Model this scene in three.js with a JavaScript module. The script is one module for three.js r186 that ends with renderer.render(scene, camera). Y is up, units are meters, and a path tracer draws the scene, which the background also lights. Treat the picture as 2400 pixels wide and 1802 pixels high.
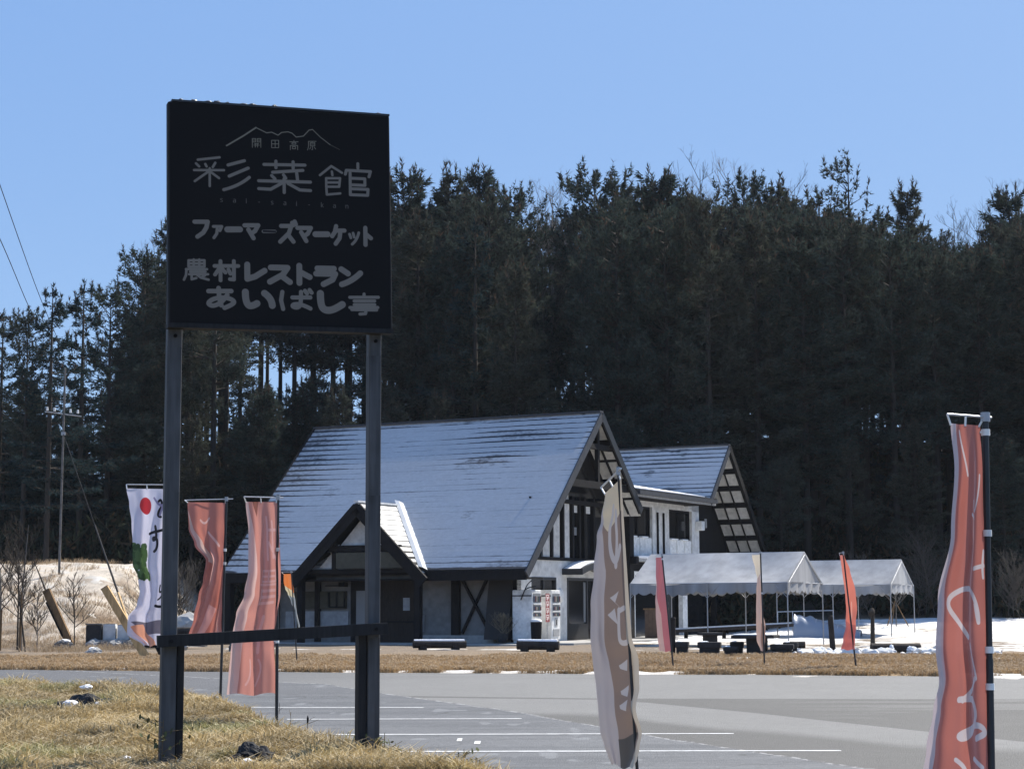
import * as THREE from 'three';
import { mergeGeometries } from 'three/addons/utils/BufferGeometryUtils.js';
import { RoundedBoxGeometry } from 'three/addons/geometries/RoundedBoxGeometry.js';

// ---------------------------------------------------------------- camera, sky, sun, exposure
const scene = new THREE.Scene();
const camera = new THREE.PerspectiveCamera(23.45, 1024 / 768, 0.1, 6000);
camera.position.set(0, 1.35, 0);
camera.rotation.order = 'YXZ';
camera.rotation.set(0.1193, 0, -0.004);

const EXPOSURE = 2.0;
const SUN_AZ = 42 * Math.PI / 180, SUN_EL = 46.2 * Math.PI / 180;   // to the right of straight ahead, above the horizon
const sunDir = new THREE.Vector3(Math.sin(SUN_AZ) * Math.cos(SUN_EL), Math.sin(SUN_EL), -Math.cos(SUN_AZ) * Math.cos(SUN_EL));

function skyTexture() {
  const W = 512, H = 256, data = new Float32Array(W * H * 4);
  const low = [0.52, 0.76, 1.02], mid = [0.185, 0.375, 0.79], high = [0.175, 0.32, 0.66];
  for (let j = 0; j < H; j++) {
    const el = ((j + 0.5) / H - 0.5) * Math.PI, y = Math.sin(el);
    for (let i = 0; i < W; i++) {
      const a = ((i + 0.5) / W - 0.5) * 2 * Math.PI, x = Math.cos(a) * Math.cos(el), z = Math.sin(a) * Math.cos(el);
      const ang = Math.acos(Math.min(1, Math.max(-1, x * sunDir.x + y * sunDir.y + z * sunDir.z))) * 180 / Math.PI;
      const e = Math.max(0, el) * 180 / Math.PI, k = 1 - Math.exp(-e / 9), kz = Math.min(1, Math.max(0, (e - 20) / 70)), g = Math.exp(-((ang / 42) ** 2)), g2 = Math.exp(-ang / 9);
      const o = (j * W + i) * 4;
      for (let c = 0; c < 3; c++) {
        let v = low[c] * (1 - k) + (mid[c] * (1 - kz) + high[c] * kz) * k;
        v += g * [0.17, 0.17, 0.13][c] + g2 * [0.5, 0.46, 0.4][c];
        if (el < 0) v *= 0.6;
        data[o + c] = v / 2.0;
      }
      data[o + 3] = 1;
    }
  }
  const t = new THREE.DataTexture(data, W, H, THREE.RGBAFormat, THREE.FloatType);
  t.mapping = THREE.EquirectangularReflectionMapping;
  t.magFilter = t.minFilter = THREE.LinearFilter;
  t.needsUpdate = true;
  return t;
}
scene.background = skyTexture();
scene.environment = scene.background;

const sun = new THREE.DirectionalLight(new THREE.Color(1, 0.94, 0.85), 4.6);
sun.position.copy(sunDir).multiplyScalar(160).add(new THREE.Vector3(0, 0, -60));
sun.target.position.set(0, 0, -60);
sun.castShadow = true;
Object.assign(sun.shadow.camera, { left: -90, right: 90, top: 90, bottom: -90, near: 1, far: 400 });
sun.shadow.mapSize.set(4096, 4096);
scene.add(sun, sun.target);

scene.fog = new THREE.FogExp2(new THREE.Color().setRGB(0.74, 0.78, 0.84), 0.00012);   // thin haze against the sun

const renderer = new THREE.WebGLRenderer({ antialias: true });
renderer.toneMapping = THREE.LinearToneMapping;
renderer.toneMappingExposure = EXPOSURE;
renderer.shadowMap.enabled = true;

// ---------------------------------------------------------------- helpers
function rng(seed) { let a = seed >>> 0; return () => { a = (a + 0x6D2B79F5) | 0; let t = Math.imul(a ^ (a >>> 15), 1 | a); t = (t + Math.imul(t ^ (t >>> 7), 61 | t)) ^ t; return ((t ^ (t >>> 14)) >>> 0) / 4294967296; }; }
const V = (x, y, z) => new THREE.Vector3(x, y, z);
const lerp = (a, b, t) => a + (b - a) * t, clamp = (x, a, b) => Math.min(b, Math.max(a, x));
const ss = (a, b, x) => { const t = clamp((x - a) / (b - a), 0, 1); return t * t * (3 - 2 * t); };
const RGB = (r, g, b) => new THREE.Color().setRGB(r, g, b);
function hash(ix, iy) { let h = Math.imul(ix, 374761393) ^ Math.imul(iy, 668265263); h = Math.imul(h ^ (h >>> 13), 1274126177); return ((h ^ (h >>> 16)) >>> 0) / 4294967296; }
function vnoise(x, y, wrap = 0) {
  const ix = Math.floor(x), iy = Math.floor(y), fx = x - ix, fy = y - iy, u = fx * fx * (3 - 2 * fx), v = fy * fy * (3 - 2 * fy);
  const w = (k) => wrap ? ((k % wrap) + wrap) % wrap : k;
  const a = hash(w(ix), w(iy)), b = hash(w(ix + 1), w(iy)), c = hash(w(ix), w(iy + 1)), d = hash(w(ix + 1), w(iy + 1));
  return (a + (b - a) * u) * (1 - v) + (c + (d - c) * u) * v;
}
function fbm(x, y, oct = 4, wrap = 0) { let s = 0, a = 0.5, n = 0; for (let i = 0; i < oct; i++) { s += a * vnoise(x, y, wrap); n += a; a *= 0.5; x *= 2; y *= 2; wrap *= 2; } return s / n; }
const pick = (tab, x) => { if (x <= tab[0][0]) return tab[0][1]; for (let i = 1; i < tab.length; i++) if (x <= tab[i][0]) { const [a, b] = tab[i - 1], [c, d] = tab[i]; return lerp(b, d, (x - a) / (c - a)); } return tab[tab.length - 1][1]; };

const taken = {};
function numbered(name) { const n = taken[name] = (taken[name] ?? -1) + 1; return n ? `${name}_${String(n).padStart(3, '0')}` : name; }
function tag(o, label, category, group) { o.userData.label = label; o.userData.category = category; if (group) o.userData.group = group; return o; }
function shade(o) { o.traverse((m) => { if (m.isMesh) { m.castShadow = true; m.receiveShadow = true; } }); return o; }
function thing(name, label, category, pos = [0, 0, 0], turn = 0, group) {
  const o = new THREE.Group(); o.name = numbered(name); o.position.set(...pos); o.rotation.y = turn; scene.add(o);
  return tag(o, label, category, group);
}
function copyOf(src, name, label, pos, turn = 0, scale = 1, group) {
  const o = src.clone(); o.name = numbered(name); o.userData = { ...src.userData };
  o.position.set(...pos); o.rotation.y = turn; if (Array.isArray(scale)) o.scale.set(...scale); else o.scale.setScalar(scale);
  if (label) o.userData.label = label; if (group) o.userData.group = group; scene.add(o); return o;
}
function metres(g) {   // uv in metres by the dominant direction of each face
  g = g.index ? g.toNonIndexed() : g;
  const p = g.attributes.position, uv = new Float32Array(p.count * 2), a = V(), b = V(), c = V(), n = V();
  for (let i = 0; i < p.count; i += 3) {
    a.fromBufferAttribute(p, i); b.fromBufferAttribute(p, i + 1); c.fromBufferAttribute(p, i + 2);
    n.copy(b).sub(a).cross(V().copy(c).sub(a)); const x = Math.abs(n.x), y = Math.abs(n.y), z = Math.abs(n.z);
    [a, b, c].forEach((q, k) => { const [s, t] = x >= y && x >= z ? [q.z, q.y] : y >= z ? [q.x, q.z] : [q.x, q.y]; uv[(i + k) * 2] = s; uv[(i + k) * 2 + 1] = t; });
  }
  g.setAttribute('uv', new THREE.BufferAttribute(uv, 2)); return g;
}
function join(list) { const gs = list.flat(9).map((g) => { const q = g.index ? g.toNonIndexed() : g; for (const k of Object.keys(q.attributes)) if (!['position', 'normal', 'uv'].includes(k)) q.deleteAttribute(k); return q; }); return gs.length === 1 ? gs[0] : mergeGeometries(gs); }
function part(name, geos, mat, parent = scene, keepUv = false) {
  let g = Array.isArray(geos) ? join(geos) : geos;
  if (!keepUv) g = metres(g);
  const m = new THREE.Mesh(g, mat); m.name = parent === scene ? numbered(name) : name; m.castShadow = m.receiveShadow = true; parent.add(m); return m;
}
function struct(name, geo, mat, label, kind = 'structure') { const m = new THREE.Mesh(geo, mat); m.name = numbered(name); m.userData = { kind }; if (label) m.userData.label = label; m.castShadow = m.receiveShadow = true; scene.add(m); return m; }
const box = (x0, x1, y0, y1, z0, z1, bevel = 0) => { const w = Math.abs(x1 - x0), h = Math.abs(y1 - y0), d = Math.abs(z1 - z0); const g = bevel ? new RoundedBoxGeometry(w, h, d, 2, bevel) : new THREE.BoxGeometry(w, h, d); g.translate((x0 + x1) / 2, (y0 + y1) / 2, (z0 + z1) / 2); return g; };
const boxRB = (r0, r1, y0, y1, b0, b1, bevel = 0) => box(r0, r1, y0, y1, -b1, -b0, bevel);   // building axes: r along the ridge, b towards the back
function rod(p, q, r0, r1 = r0, n = 8) { const d = V().copy(q).sub(p), L = d.length(), g = new THREE.CylinderGeometry(r1, r0, L, n); g.applyQuaternion(new THREE.Quaternion().setFromUnitVectors(V(0, 1, 0), d.normalize())); const m = V().copy(p).add(q).multiplyScalar(0.5); return g.translate(m.x, m.y, m.z); }
function beam(p, q, w, h, up = V(0, 1, 0)) {   // a squared timber from p to q, w wide across, h deep along up
  const d = V().copy(q).sub(p), L = d.length(); d.normalize(); const s = V().crossVectors(d, up).normalize(), u = V().crossVectors(s, d);
  const g = new THREE.BoxGeometry(w, h, L), m = new THREE.Matrix4().makeBasis(s, u, V().copy(d).negate()); g.applyMatrix4(m); const c = V().copy(p).add(q).multiplyScalar(0.5); return g.translate(c.x, c.y, c.z);
}
function rock(w, h, d, seed, detail = 3) {
  const g = new THREE.IcosahedronGeometry(1, detail), p = g.attributes.position, v = V();
  for (let i = 0; i < p.count; i++) { v.fromBufferAttribute(p, i); const f1 = fbm(v.x * 1.6 + seed * 7.1 + v.z * 0.9, v.y * 1.6 + v.z * 1.3 + seed * 3.3, 4), f2 = Math.abs(fbm(v.x * 2.4 - v.y * 1.1 + seed * 1.7, v.z * 2.4 + v.y * 1.9 + seed, 3) - 0.5), k = 0.5 + 0.8 * f1 + 0.7 * f2; v.multiplyScalar(k); v.x *= w / 2; v.y *= h / 2; v.z *= d / 2; p.setXYZ(i, v.x, v.y, v.z); }
  g.computeVertexNormals(); return g;
}

// ---------------------------------------------------------------- textures and materials
function dataTex(w, h, fn, srgb = true, repeat = true) {
  const data = new Uint8Array(w * h * 4);
  for (let j = 0; j < h; j++) for (let i = 0; i < w; i++) { const c = fn(i / w, j / h, i, j), o = (j * w + i) * 4; for (let k = 0; k < 3; k++) { let v = clamp(c[k], 0, 1); if (srgb) v = v <= 0.0031308 ? v * 12.92 : 1.055 * v ** (1 / 2.4) - 0.055; data[o + k] = Math.round(v * 255); } data[o + 3] = 255; }
  const t = new THREE.DataTexture(data, w, h); t.magFilter = THREE.LinearFilter; t.minFilter = THREE.LinearMipmapLinearFilter; t.generateMipmaps = true;
  t.wrapS = t.wrapT = repeat ? THREE.RepeatWrapping : THREE.ClampToEdgeWrapping; if (srgb) t.colorSpace = THREE.SRGBColorSpace; t.needsUpdate = true; return t;
}
const grey = (v) => [v, v, v];
const grainTex = dataTex(512, 512, (u, v) => grey(0.78 + 0.4 * (fbm(u * 16, v * 16, 5, 16) - 0.5) + 0.25 * (fbm(u * 3, v * 3, 3, 3) - 0.5)), false);   // tileable wear, multiplies a base colour
const fineTex = dataTex(512, 512, (u, v) => grey(0.5 + 0.9 * (fbm(u * 64, v * 64, 3, 64) - 0.5)), false);
const woodTex = dataTex(512, 512, (u, v) => { const n = fbm(u * 40, v * 3, 4, 0), k = fbm(u * 6, v * 6, 3, 6); return grey(clamp(0.62 + 0.55 * (n - 0.5) + 0.3 * (k - 0.5), 0.1, 1)); }, false);
const rep = (t, s, s2 = s) => { const c = t.clone(); c.repeat.set(s, s2); c.needsUpdate = true; return c; };
const mat = (r, g, b, rough = 0.85, extra = {}) => new THREE.MeshPhysicalMaterial({ color: RGB(r, g, b), roughness: rough, specularIntensity: rough > 0.5 ? 0.3 : 1, ...extra });
const worn = (r, g, b, rough = 0.85, scale = 0.5, bump = 0.004, extra = {}) => mat(r / 0.78, g / 0.78, b / 0.78, rough, { map: rep(grainTex, scale), bumpMap: rep(fineTex, scale * 2), bumpScale: bump, ...extra });
const timber = (r, g, b, rough = 0.75, scale = 1.2) => mat(r / 0.6, g / 0.6, b / 0.6, rough, { map: rep(woodTex, scale), bumpMap: rep(woodTex, scale), bumpScale: 0.003 });
const M = {
  plaster: worn(0.66, 0.655, 0.635, 0.9, 0.35), plasterShade: worn(0.21, 0.207, 0.2, 0.9, 0.35), darkTimber: timber(0.013, 0.0125, 0.013, 0.8), darkMetal: worn(0.02, 0.022, 0.026, 0.45, 0.5, 0.001),  // darker plaster copy: shade on the front walls is put into its colour
  signTimber: timber(0.022, 0.023, 0.025, 0.7), barge: worn(0.06, 0.064, 0.072, 0.6, 0.6, 0.001), glass: mat(0.012, 0.013, 0.015, 0.12), glassPale: mat(0.2, 0.21, 0.22, 0.25),
  white: worn(0.78, 0.78, 0.76, 0.6, 0.6, 0.001), whiteBoard: worn(0.58, 0.57, 0.54, 0.75, 0.5, 0.002), snow: mat(0.9, 0.91, 0.93, 0.8, { bumpMap: rep(fineTex, 0.8), bumpScale: 0.03 }),
  concrete: worn(0.36, 0.355, 0.34, 0.95, 0.5), stone: worn(0.16, 0.155, 0.15, 0.95, 0.8, 0.02), darkStone: worn(0.05, 0.05, 0.052, 0.9, 0.8, 0.02), bark: timber(0.06, 0.05, 0.04, 0.95, 2),
  paleWood: timber(0.46, 0.31, 0.15, 0.7, 0.8), oldWood: timber(0.17, 0.11, 0.06, 0.9, 1), darkWood: timber(0.035, 0.03, 0.027, 0.85, 1), steel: mat(0.35, 0.36, 0.38, 0.4, { metalness: 0.6 }),
  black: mat(0.01, 0.01, 0.012, 0.8), paleSteel: mat(0.55, 0.56, 0.58, 0.4, { metalness: 0.3 }), brownPaint: worn(0.12, 0.085, 0.065, 0.8), olive: worn(0.085, 0.08, 0.06, 0.8), greyPaint: worn(0.34, 0.345, 0.35, 0.55, 0.5, 0.001),
};

// ---------------------------------------------------------------- the ground
const D_FAR = (x) => Math.max(22, 38 - 0.3 * x) + 0.9 * (fbm(x * 0.6, 3.7, 4) - 0.5);                     // far edge of the car park, metres ahead
const moundTab = [[-30, 29], [-12, 27], [-7, 26], [-5, 25], [-3.7, 22.7], [-2.75, 20.4], [-2.2, 18.4], [-1.5, 16.8], [-0.9, 15.6], [-0.45, 14.8], [0.1, 13.4], [0.7, 11.6], [1.5, 9], [2.2, 5], [2.6, -10]];
const moundEdge = (x) => pick(moundTab, x) + 0.5 * (fbm(x * 1.3, 9.1, 3) - 0.5);
function ground(x, d) {
  const inside = moundEdge(x) - d, far = d - D_FAR(x);
  if (far < 0 && inside < 0) return -0.06 * ss(0, 0.25, Math.min(-far, -inside)) + 0.0;
  if (inside >= 0 && d < 33) { const a = lerp(0.13, 0.3, ss(14, 22, d)); return a * ss(0, 1.6, inside) + ss(0.1, 0.7, inside) * (0.09 * (fbm(x * 1.1, d * 1.1, 3) - 0.5) + 0.02); }
  let h = 0.03 * ss(0, 0.4, far) + 0.05 * (fbm(x * 0.6, d * 0.6, 3) - 0.5) * ss(0, 1, far);
  h += ss(62, 80, d) * ss(-12.2, -16.5, x) * (3.15 + 0.7 * (fbm(x * 0.25, d * 0.25, 3) - 0.5)) + 0.25 * ss(54, 60, d) * ss(-13.5, -16, x) * fbm(x, d, 3);
  h += 0.9 * ss(66, 92, d) * ss(8, 16, x);
  const hill = lerp(6, 11.5, ss(-26, -12, x));
  h += hill * ss(84, 127, d) - hill * 0.55 * ss(130, 190, d);
  if (d > 84) h += 0.9 * (fbm(x * 0.12, d * 0.12, 3) - 0.5) * ss(84, 95, d);
  return h;
}
function grid(xs, ds, hf, cf, drop) {
  const nx = xs.length, nd = ds.length, P = new Float32Array(nx * nd * 3), C = cf ? new Float32Array(nx * nd * 3) : null, U = new Float32Array(nx * nd * 2), idx = [];
  for (let j = 0; j < nd; j++) for (let i = 0; i < nx; i++) { const k = j * nx + i, x = xs[i], d = ds[j]; P[k * 3] = x; P[k * 3 + 1] = hf(x, d); P[k * 3 + 2] = -d; U[k * 2] = x; U[k * 2 + 1] = d; if (C) C.set(cf(x, d), k * 3); }
  for (let j = 0; j < nd - 1; j++) for (let i = 0; i < nx - 1; i++) { const a = j * nx + i, b = a + 1, c = a + nx, e = c + 1; if (drop && drop([a, b, c, e].map((k) => [P[k * 3], -P[k * 3 + 2], P[k * 3 + 1]]))) continue; idx.push(a, b, e, a, e, c); }
  const g = new THREE.BufferGeometry(); g.setAttribute('position', new THREE.BufferAttribute(P, 3)); g.setAttribute('uv', new THREE.BufferAttribute(U, 2)); if (C) g.setAttribute('color', new THREE.BufferAttribute(C, 3)); g.setIndex(idx); g.computeVertexNormals(); return g;
}
const steps = (list) => { const out = []; for (let k = 0; k < list.length - 1; k++) { const [a, s] = list[k], b = list[k + 1][0], n = Math.max(1, Math.round((b - a) / s)); for (let i = 0; i < n; i++) out.push(lerp(a, b, i / n)); } out.push(list[list.length - 1][0]); return out; };
const mix3 = (a, b, t) => [lerp(a[0], b[0], t), lerp(a[1], b[1], t), lerp(a[2], b[2], t)];
function groundColour(x, d) {
  const n = fbm(x * 0.7, d * 0.7, 4), n2 = fbm(x * 2.3 + 40, d * 2.3, 3), n3 = fbm(x * 0.2 + 11, d * 0.2, 3);
  if (d < 34 && moundEdge(x) - d > -0.4) return mix3(mix3([0.27, 0.205, 0.105], [0.18, 0.155, 0.07], ss(0.4, 0.65, n)), [0.085, 0.065, 0.045], ss(0.55, 0.75, n2));
  let c = mix3([0.3, 0.205, 0.105], [0.2, 0.145, 0.09], ss(0.35, 0.65, n));                         // brown winter turf
  c = mix3(c, [0.26, 0.19, 0.11], ss(0.55, 0.75, n2) * 0.6);
  c = mix3(c, [0.2, 0.16, 0.12], ss(46, 58, d) * 0.8);
  const bank = ss(-12, -15, x) * ss(58, 66, d);
  c = mix3(c, mix3(mix3([0.25, 0.175, 0.11], [0.16, 0.12, 0.08], ss(0.45, 0.65, n2)), [0.6, 0.53, 0.44], ss(0.44, 0.66, n3 * 0.5 + n * 0.5 + 0.32 * ss(66, 78, d))), bank);
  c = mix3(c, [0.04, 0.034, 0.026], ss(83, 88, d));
  return c;
}
const xsAll = steps([[-900, 120], [-160, 12], [-40, 1.6], [-26, 0.33], [27, 1.6], [40, 12], [160, 120], [900]]);
const dsAll = steps([[-120, 12], [-10, 2], [10, 0.25], [34, 0.33], [92, 1.4], [200, 12], [320, 110], [2400]]);
const groundMat = new THREE.MeshStandardMaterial({ color: RGB(1.28, 1.28, 1.28), vertexColors: true, roughness: 1, map: rep(grainTex, 0.9), bumpMap: rep(fineTex, 0.7), bumpScale: 0.05 });
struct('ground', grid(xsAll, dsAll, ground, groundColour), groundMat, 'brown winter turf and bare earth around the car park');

// car park: old bluish asphalt near, a smoother grey surface beyond a broken seam, damp and dry areas
const seamTab = [[-14, 46], [-3.34, 33.1], [-1.93, 29.2], [-0.02, 24.3], [0.95, 21.3], [1.66, 18.95], [2.72, 16.25], [3.1, 15.2], [4.6, 11.5], [6, 6]];
const bandTop = [[-6, 30.5], [-3.5, 29.3], [0, 28.1], [1.3, 27.7], [4.6, 27.2], [8, 26.9], [14, 26.2]];
const wedge = [[-2, 28.3], [1.28, 27.3], [1.9, 26.36], [3.0, 23.9], [4.26, 20.6], [5.1, 18.5], [7, 14]];
const lower = [[-2, 24.6], [0, 24], [1.1, 23.4], [2.25, 20.7], [2.9, 19.85], [3.75, 18.1], [5, 17.4], [7, 14.5]];
const LX0 = -11, LX1 = 13, LD0 = 12, LD1 = 44;
const lotTex = dataTex(1536, 2048, (u, v) => {
  const x = lerp(LX0, LX1, u), d = lerp(LD0, LD1, v), wob = 0.5 * (fbm(x * 0.9, d * 0.5, 3) - 0.5), f = fbm(x * 9, d * 9, 3), sp = hash(Math.floor(x * 60), Math.floor(d * 60));
  const streak = fbm(x * 0.35 + 5, d * 2.2, 4);
  const edge = pick(seamTab, x) + 0.35 * (fbm(x * 4, 7.7, 3) - 0.5), past = d - edge;
  let c;
  const old = mix3([0.07, 0.075, 0.082], [0.098, 0.103, 0.11], ss(0.3, 0.7, streak)), sp2 = hash(Math.floor(x * 110) + 9, Math.floor(d * 110)), oldC = old.map((q) => q * (0.7 + 0.3 * f + 0.16 * sp + (sp2 > 0.93 ? 0.5 : 0.12 * sp2)));
  const dry = [0.146, 0.146, 0.141], damp = [0.072, 0.071, 0.067];
  let k = 0;                                                                                          // 1 where the surface is dry and pale
  const top = pick(bandTop, x) + wob * 0.3, w = pick(wedge, x) + wob * 0.2, lo = pick(lower, x) + wob * 1.2;
  k = Math.max(k, ss(-0.15, 0.15, d - top) * (1 - 0.25 * ss(34, 36.5, d) * ss(0.4, 0.6, streak)));
  k = Math.max(k, ss(0.08, -0.08, d - w) * ss(-0.7, 0.7, d - lo));
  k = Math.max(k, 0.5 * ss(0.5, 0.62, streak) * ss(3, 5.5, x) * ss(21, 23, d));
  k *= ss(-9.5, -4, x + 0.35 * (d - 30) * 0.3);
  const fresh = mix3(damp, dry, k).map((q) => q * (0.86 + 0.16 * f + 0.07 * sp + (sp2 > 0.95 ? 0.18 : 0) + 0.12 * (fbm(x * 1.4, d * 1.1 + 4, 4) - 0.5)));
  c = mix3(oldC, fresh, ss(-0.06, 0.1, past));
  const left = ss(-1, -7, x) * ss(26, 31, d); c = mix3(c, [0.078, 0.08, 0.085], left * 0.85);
  if (Math.abs(past) < 0.09) c = mix3(c, hash(Math.floor(x * 22), Math.floor(d * 12)) > 0.55 ? [0.36, 0.36, 0.36] : [0.08, 0.08, 0.08], 0.55);
  const cr = Math.abs(fbm(x * 0.5 + 2, d * 0.35, 4) - 0.5); if (cr < 0.003 && past < 0) c = c.map((q) => q * 0.6);
  const pale = ss(0.72, 0.8, fbm(x * 3, d * 1.5 + 9, 3)) * ss(0.3, -0.5, past); c = mix3(c, [0.19, 0.2, 0.21], pale * 0.5);
  return c;
}, true, false);
lotTex.repeat.set(1 / (LX1 - LX0), 1 / (LD1 - LD0)); lotTex.offset.set(-LX0 / (LX1 - LX0), -LD0 / (LD1 - LD0));
{
  const s = new THREE.Shape(); s.moveTo(-34, 26); s.lineTo(-34, 48.5); for (let x = -33; x <= 60; x += 0.5) s.lineTo(x, D_FAR(x) + 0.25); s.lineTo(60, -40); s.lineTo(-2, -40); s.lineTo(-2, 5); s.closePath();
  const g = new THREE.ShapeGeometry(s); g.rotateX(-Math.PI / 2);
  const uv = g.attributes.uv, p = g.attributes.position; for (let i = 0; i < p.count; i++) uv.setXY(i, p.getX(i), -p.getZ(i));
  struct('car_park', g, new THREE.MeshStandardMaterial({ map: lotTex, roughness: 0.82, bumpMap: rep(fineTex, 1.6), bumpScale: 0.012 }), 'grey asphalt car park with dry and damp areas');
}
const paintTex = dataTex(256, 64, (u, v) => grey(0.72 - 0.5 * ss(0.55, 0.75, fbm(u * 40, v * 10, 3))), false);
const paintMat = mat(0.85, 0.86, 0.86, 0.8, { map: paintTex });
for (const [x0, d0, x1, d1] of [[-3.6, 25.55, -1.2, 25.3], [-2.75, 22.8, 0.1, 22.73], [-1.9, 20.05, 2.34, 19.95], [-1.2, 17.68, 3.06, 17.57], [-0.6, 15.4, 1.2, 15.35]]) {
  const g = new THREE.PlaneGeometry(x1 - x0, 0.105); g.rotateX(-Math.PI / 2); g.rotateY(Math.atan2(d1 - d0, x1 - x0)); g.translate((x0 + x1) / 2, 0.004, -(d0 + d1) / 2);
  struct('parking_line', g, paintMat);
}
for (const [x, d, w] of [[-0.55, 19.2, 0.05], [-0.36, 18.8, 0.06]]) { const g = new THREE.PlaneGeometry(w, 0.4); g.rotateX(-Math.PI / 2); g.translate(x, 0.004, -d); struct('parking_line', g, paintMat); }

// snow: a sheet that rises out of the ground where snow has stayed
function snowDepth(x, d) {
  const n = fbm(x * 0.9, d * 0.9, 4) - 0.5, n2 = fbm(x * 3.2, d * 3.2, 3) - 0.5;
  let c = -1;
  c = Math.max(c, (lerp(-0.7, -0.1, ss(49.3, 54, d)) + 0.36 * ss(57, 76, d)) * ss(5, 9.5, x + (d - 52) * 0.4) - (1 - ss(4, 9, x + (d - 52) * 0.4)) * 0.62 - 0.55 * ss(8.5, 6.5, x) * ss(55, 50, d));
  c = Math.max(c, 0.04 - Math.abs(d - (57.2 - 0.3 * x)) * 0.3 - 0.6 * ss(3.5, 5, x) - 0.7 * ss(-9.5, -11, x));
  c = Math.max(c, 0.02 - Math.abs(d - (47.6 - 0.18 * x)) * 0.9 - 0.6 * ss(3.5, 2, x));
  c = Math.max(c, -0.03 - Math.abs(far(x, d) - 0.35) * 0.42);
  c = Math.max(c, 0.16 - Math.abs(far(x, d) + 0.6) * 0.4 - 0.7 * ss(9.4, 8.2, x));
  c = Math.max(c, -0.24 - 0.5 * ss(-10, -9, x) + 0.12 * ss(70, 78, d) - 0.6 * ss(60, 55, d));
  c = Math.max(c, -0.08 - Math.abs(d - 50.5) * 0.12 - 0.8 * ss(-8, -7, x));
  return (c + n * (0.75 + 0.7 * ss(66, 54, d) * ss(3, 6, x)) + n2 * 0.4) * 0.12;
}
function far(x, d) { return d - D_FAR(x); }
struct('snow', grid(steps([[-26, 0.16], [27]]), steps([[33.5, 0.16], [84]]), (x, d) => Math.max(ground(x, d), far(x, d) < 0 ? 0 : -1) + Math.min(0.16, snowDepth(x, d)), (x, d) => { const t = ss(0.0, 0.05, snowDepth(x, d)), n = fbm(x * 2.1, d * 2.1, 3); return mix3([0.5, 0.46, 0.4], [0.88, 0.89, 0.91], clamp(t * (0.35 + 0.95 * n), 0, 1)); }, (q) => q.every(([x, d, y]) => y < Math.max(ground(x, d), far(x, d) < 0 ? 0 : -1) - 0.004)), new THREE.MeshStandardMaterial({ color: RGB(1, 1, 1), vertexColors: true, roughness: 0.8, bumpMap: rep(fineTex, 0.8), bumpScale: 0.04 }), 'old snow lying in patches and drifts');

{ // broken clods of old snow along the front edge of the snow field
  const R = rng(31), list = []; for (let i = 0; i < 110; i++) { const x = 6.6 + 6.5 * R(), d = 49.9 + 4.5 * R() * R(), w = 0.12 + 0.28 * R(); list.push(rock(w * 1.5, w * (0.5 + 0.5 * R()), w, 200 + i, 1).rotateY(R() * 6).translate(x, ground(x, d) + w * 0.15, -d)); }
  struct('snow_clods', mergeGeometries(list.map((g) => g.index ? g.toNonIndexed() : g)), mat(0.7, 0.69, 0.66, 0.9), 'broken clods of old snow along the edge of the brown verge', 'stuff');
}
// dry grass: tufts set over the bank and the far verge
function tuft(n, h, w, lean, seed) {
  const R = rng(seed), P = [];
  for (let i = 0; i < n; i++) {
    const a = R() * 6.283, r = R() * w, x = Math.cos(a) * r, z = Math.sin(a) * r, hh = h * (0.45 + 0.7 * R()), la = R() * 6.283, l = lean * hh * (0.3 + R()), bw = 0.0035 + 0.003 * R(), ca = R() * 3.14, bx = Math.cos(ca) * bw, bz = Math.sin(ca) * bw;
    const mx = x + Math.cos(la) * l * 0.35, mz = z + Math.sin(la) * l * 0.35, my = hh * 0.6, tx = x + Math.cos(la) * l, tz = z + Math.sin(la) * l, ty = hh * (1 - 0.25 * lean);
    P.push(x - bx, -0.02, z - bz, x + bx, -0.02, z + bz, mx + bx * 0.8, my, mz + bz * 0.8, x - bx, -0.02, z - bz, mx + bx * 0.8, my, mz + bz * 0.8, mx - bx * 0.8, my, mz - bz * 0.8, mx - bx * 0.8, my, mz - bz * 0.8, mx + bx * 0.8, my, mz + bz * 0.8, tx, ty, tz);
  }
  const g = new THREE.BufferGeometry(); g.setAttribute('position', new THREE.Float32BufferAttribute(P, 3)); g.setAttribute('uv', new THREE.Float32BufferAttribute(new Float32Array(P.length / 3 * 2), 2)); g.computeVertexNormals(); return g;
}
const bareSpots = [[-2.02, 14.0, 0.26], [-4.62, 20.1, 0.3], [-2.95, 14.3, 0.1]];
const bladeMat = new THREE.MeshPhysicalMaterial({ color: RGB(1, 1, 1), roughness: 0.95, side: THREE.DoubleSide, transmission: 0.3, thickness: 0 });
function scatter(name, geo, n, seed, place, label) {
  const R = rng(seed), list = [], m = new THREE.Matrix4(), q = new THREE.Quaternion(), c = new THREE.Color();
  for (let i = 0; i < n; i++) { const s = place(R); if (s) list.push(s); }
  const im = new THREE.InstancedMesh(geo, bladeMat, list.length); im.name = numbered(name); im.userData = { label, kind: 'stuff' };
  list.forEach((s, i) => { q.setFromEuler(new THREE.Euler((R() - 0.5) * 0.35, R() * 6.283, (R() - 0.5) * 0.35)); im.setMatrixAt(i, m.compose(V(s.x, s.y, -s.d), q, V(s.s, s.s * (s.hs ?? 1), s.s))); im.setColorAt(i, c.setRGB(...s.c)); });
  im.castShadow = im.receiveShadow = true; scene.add(im); return im;
}
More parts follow.
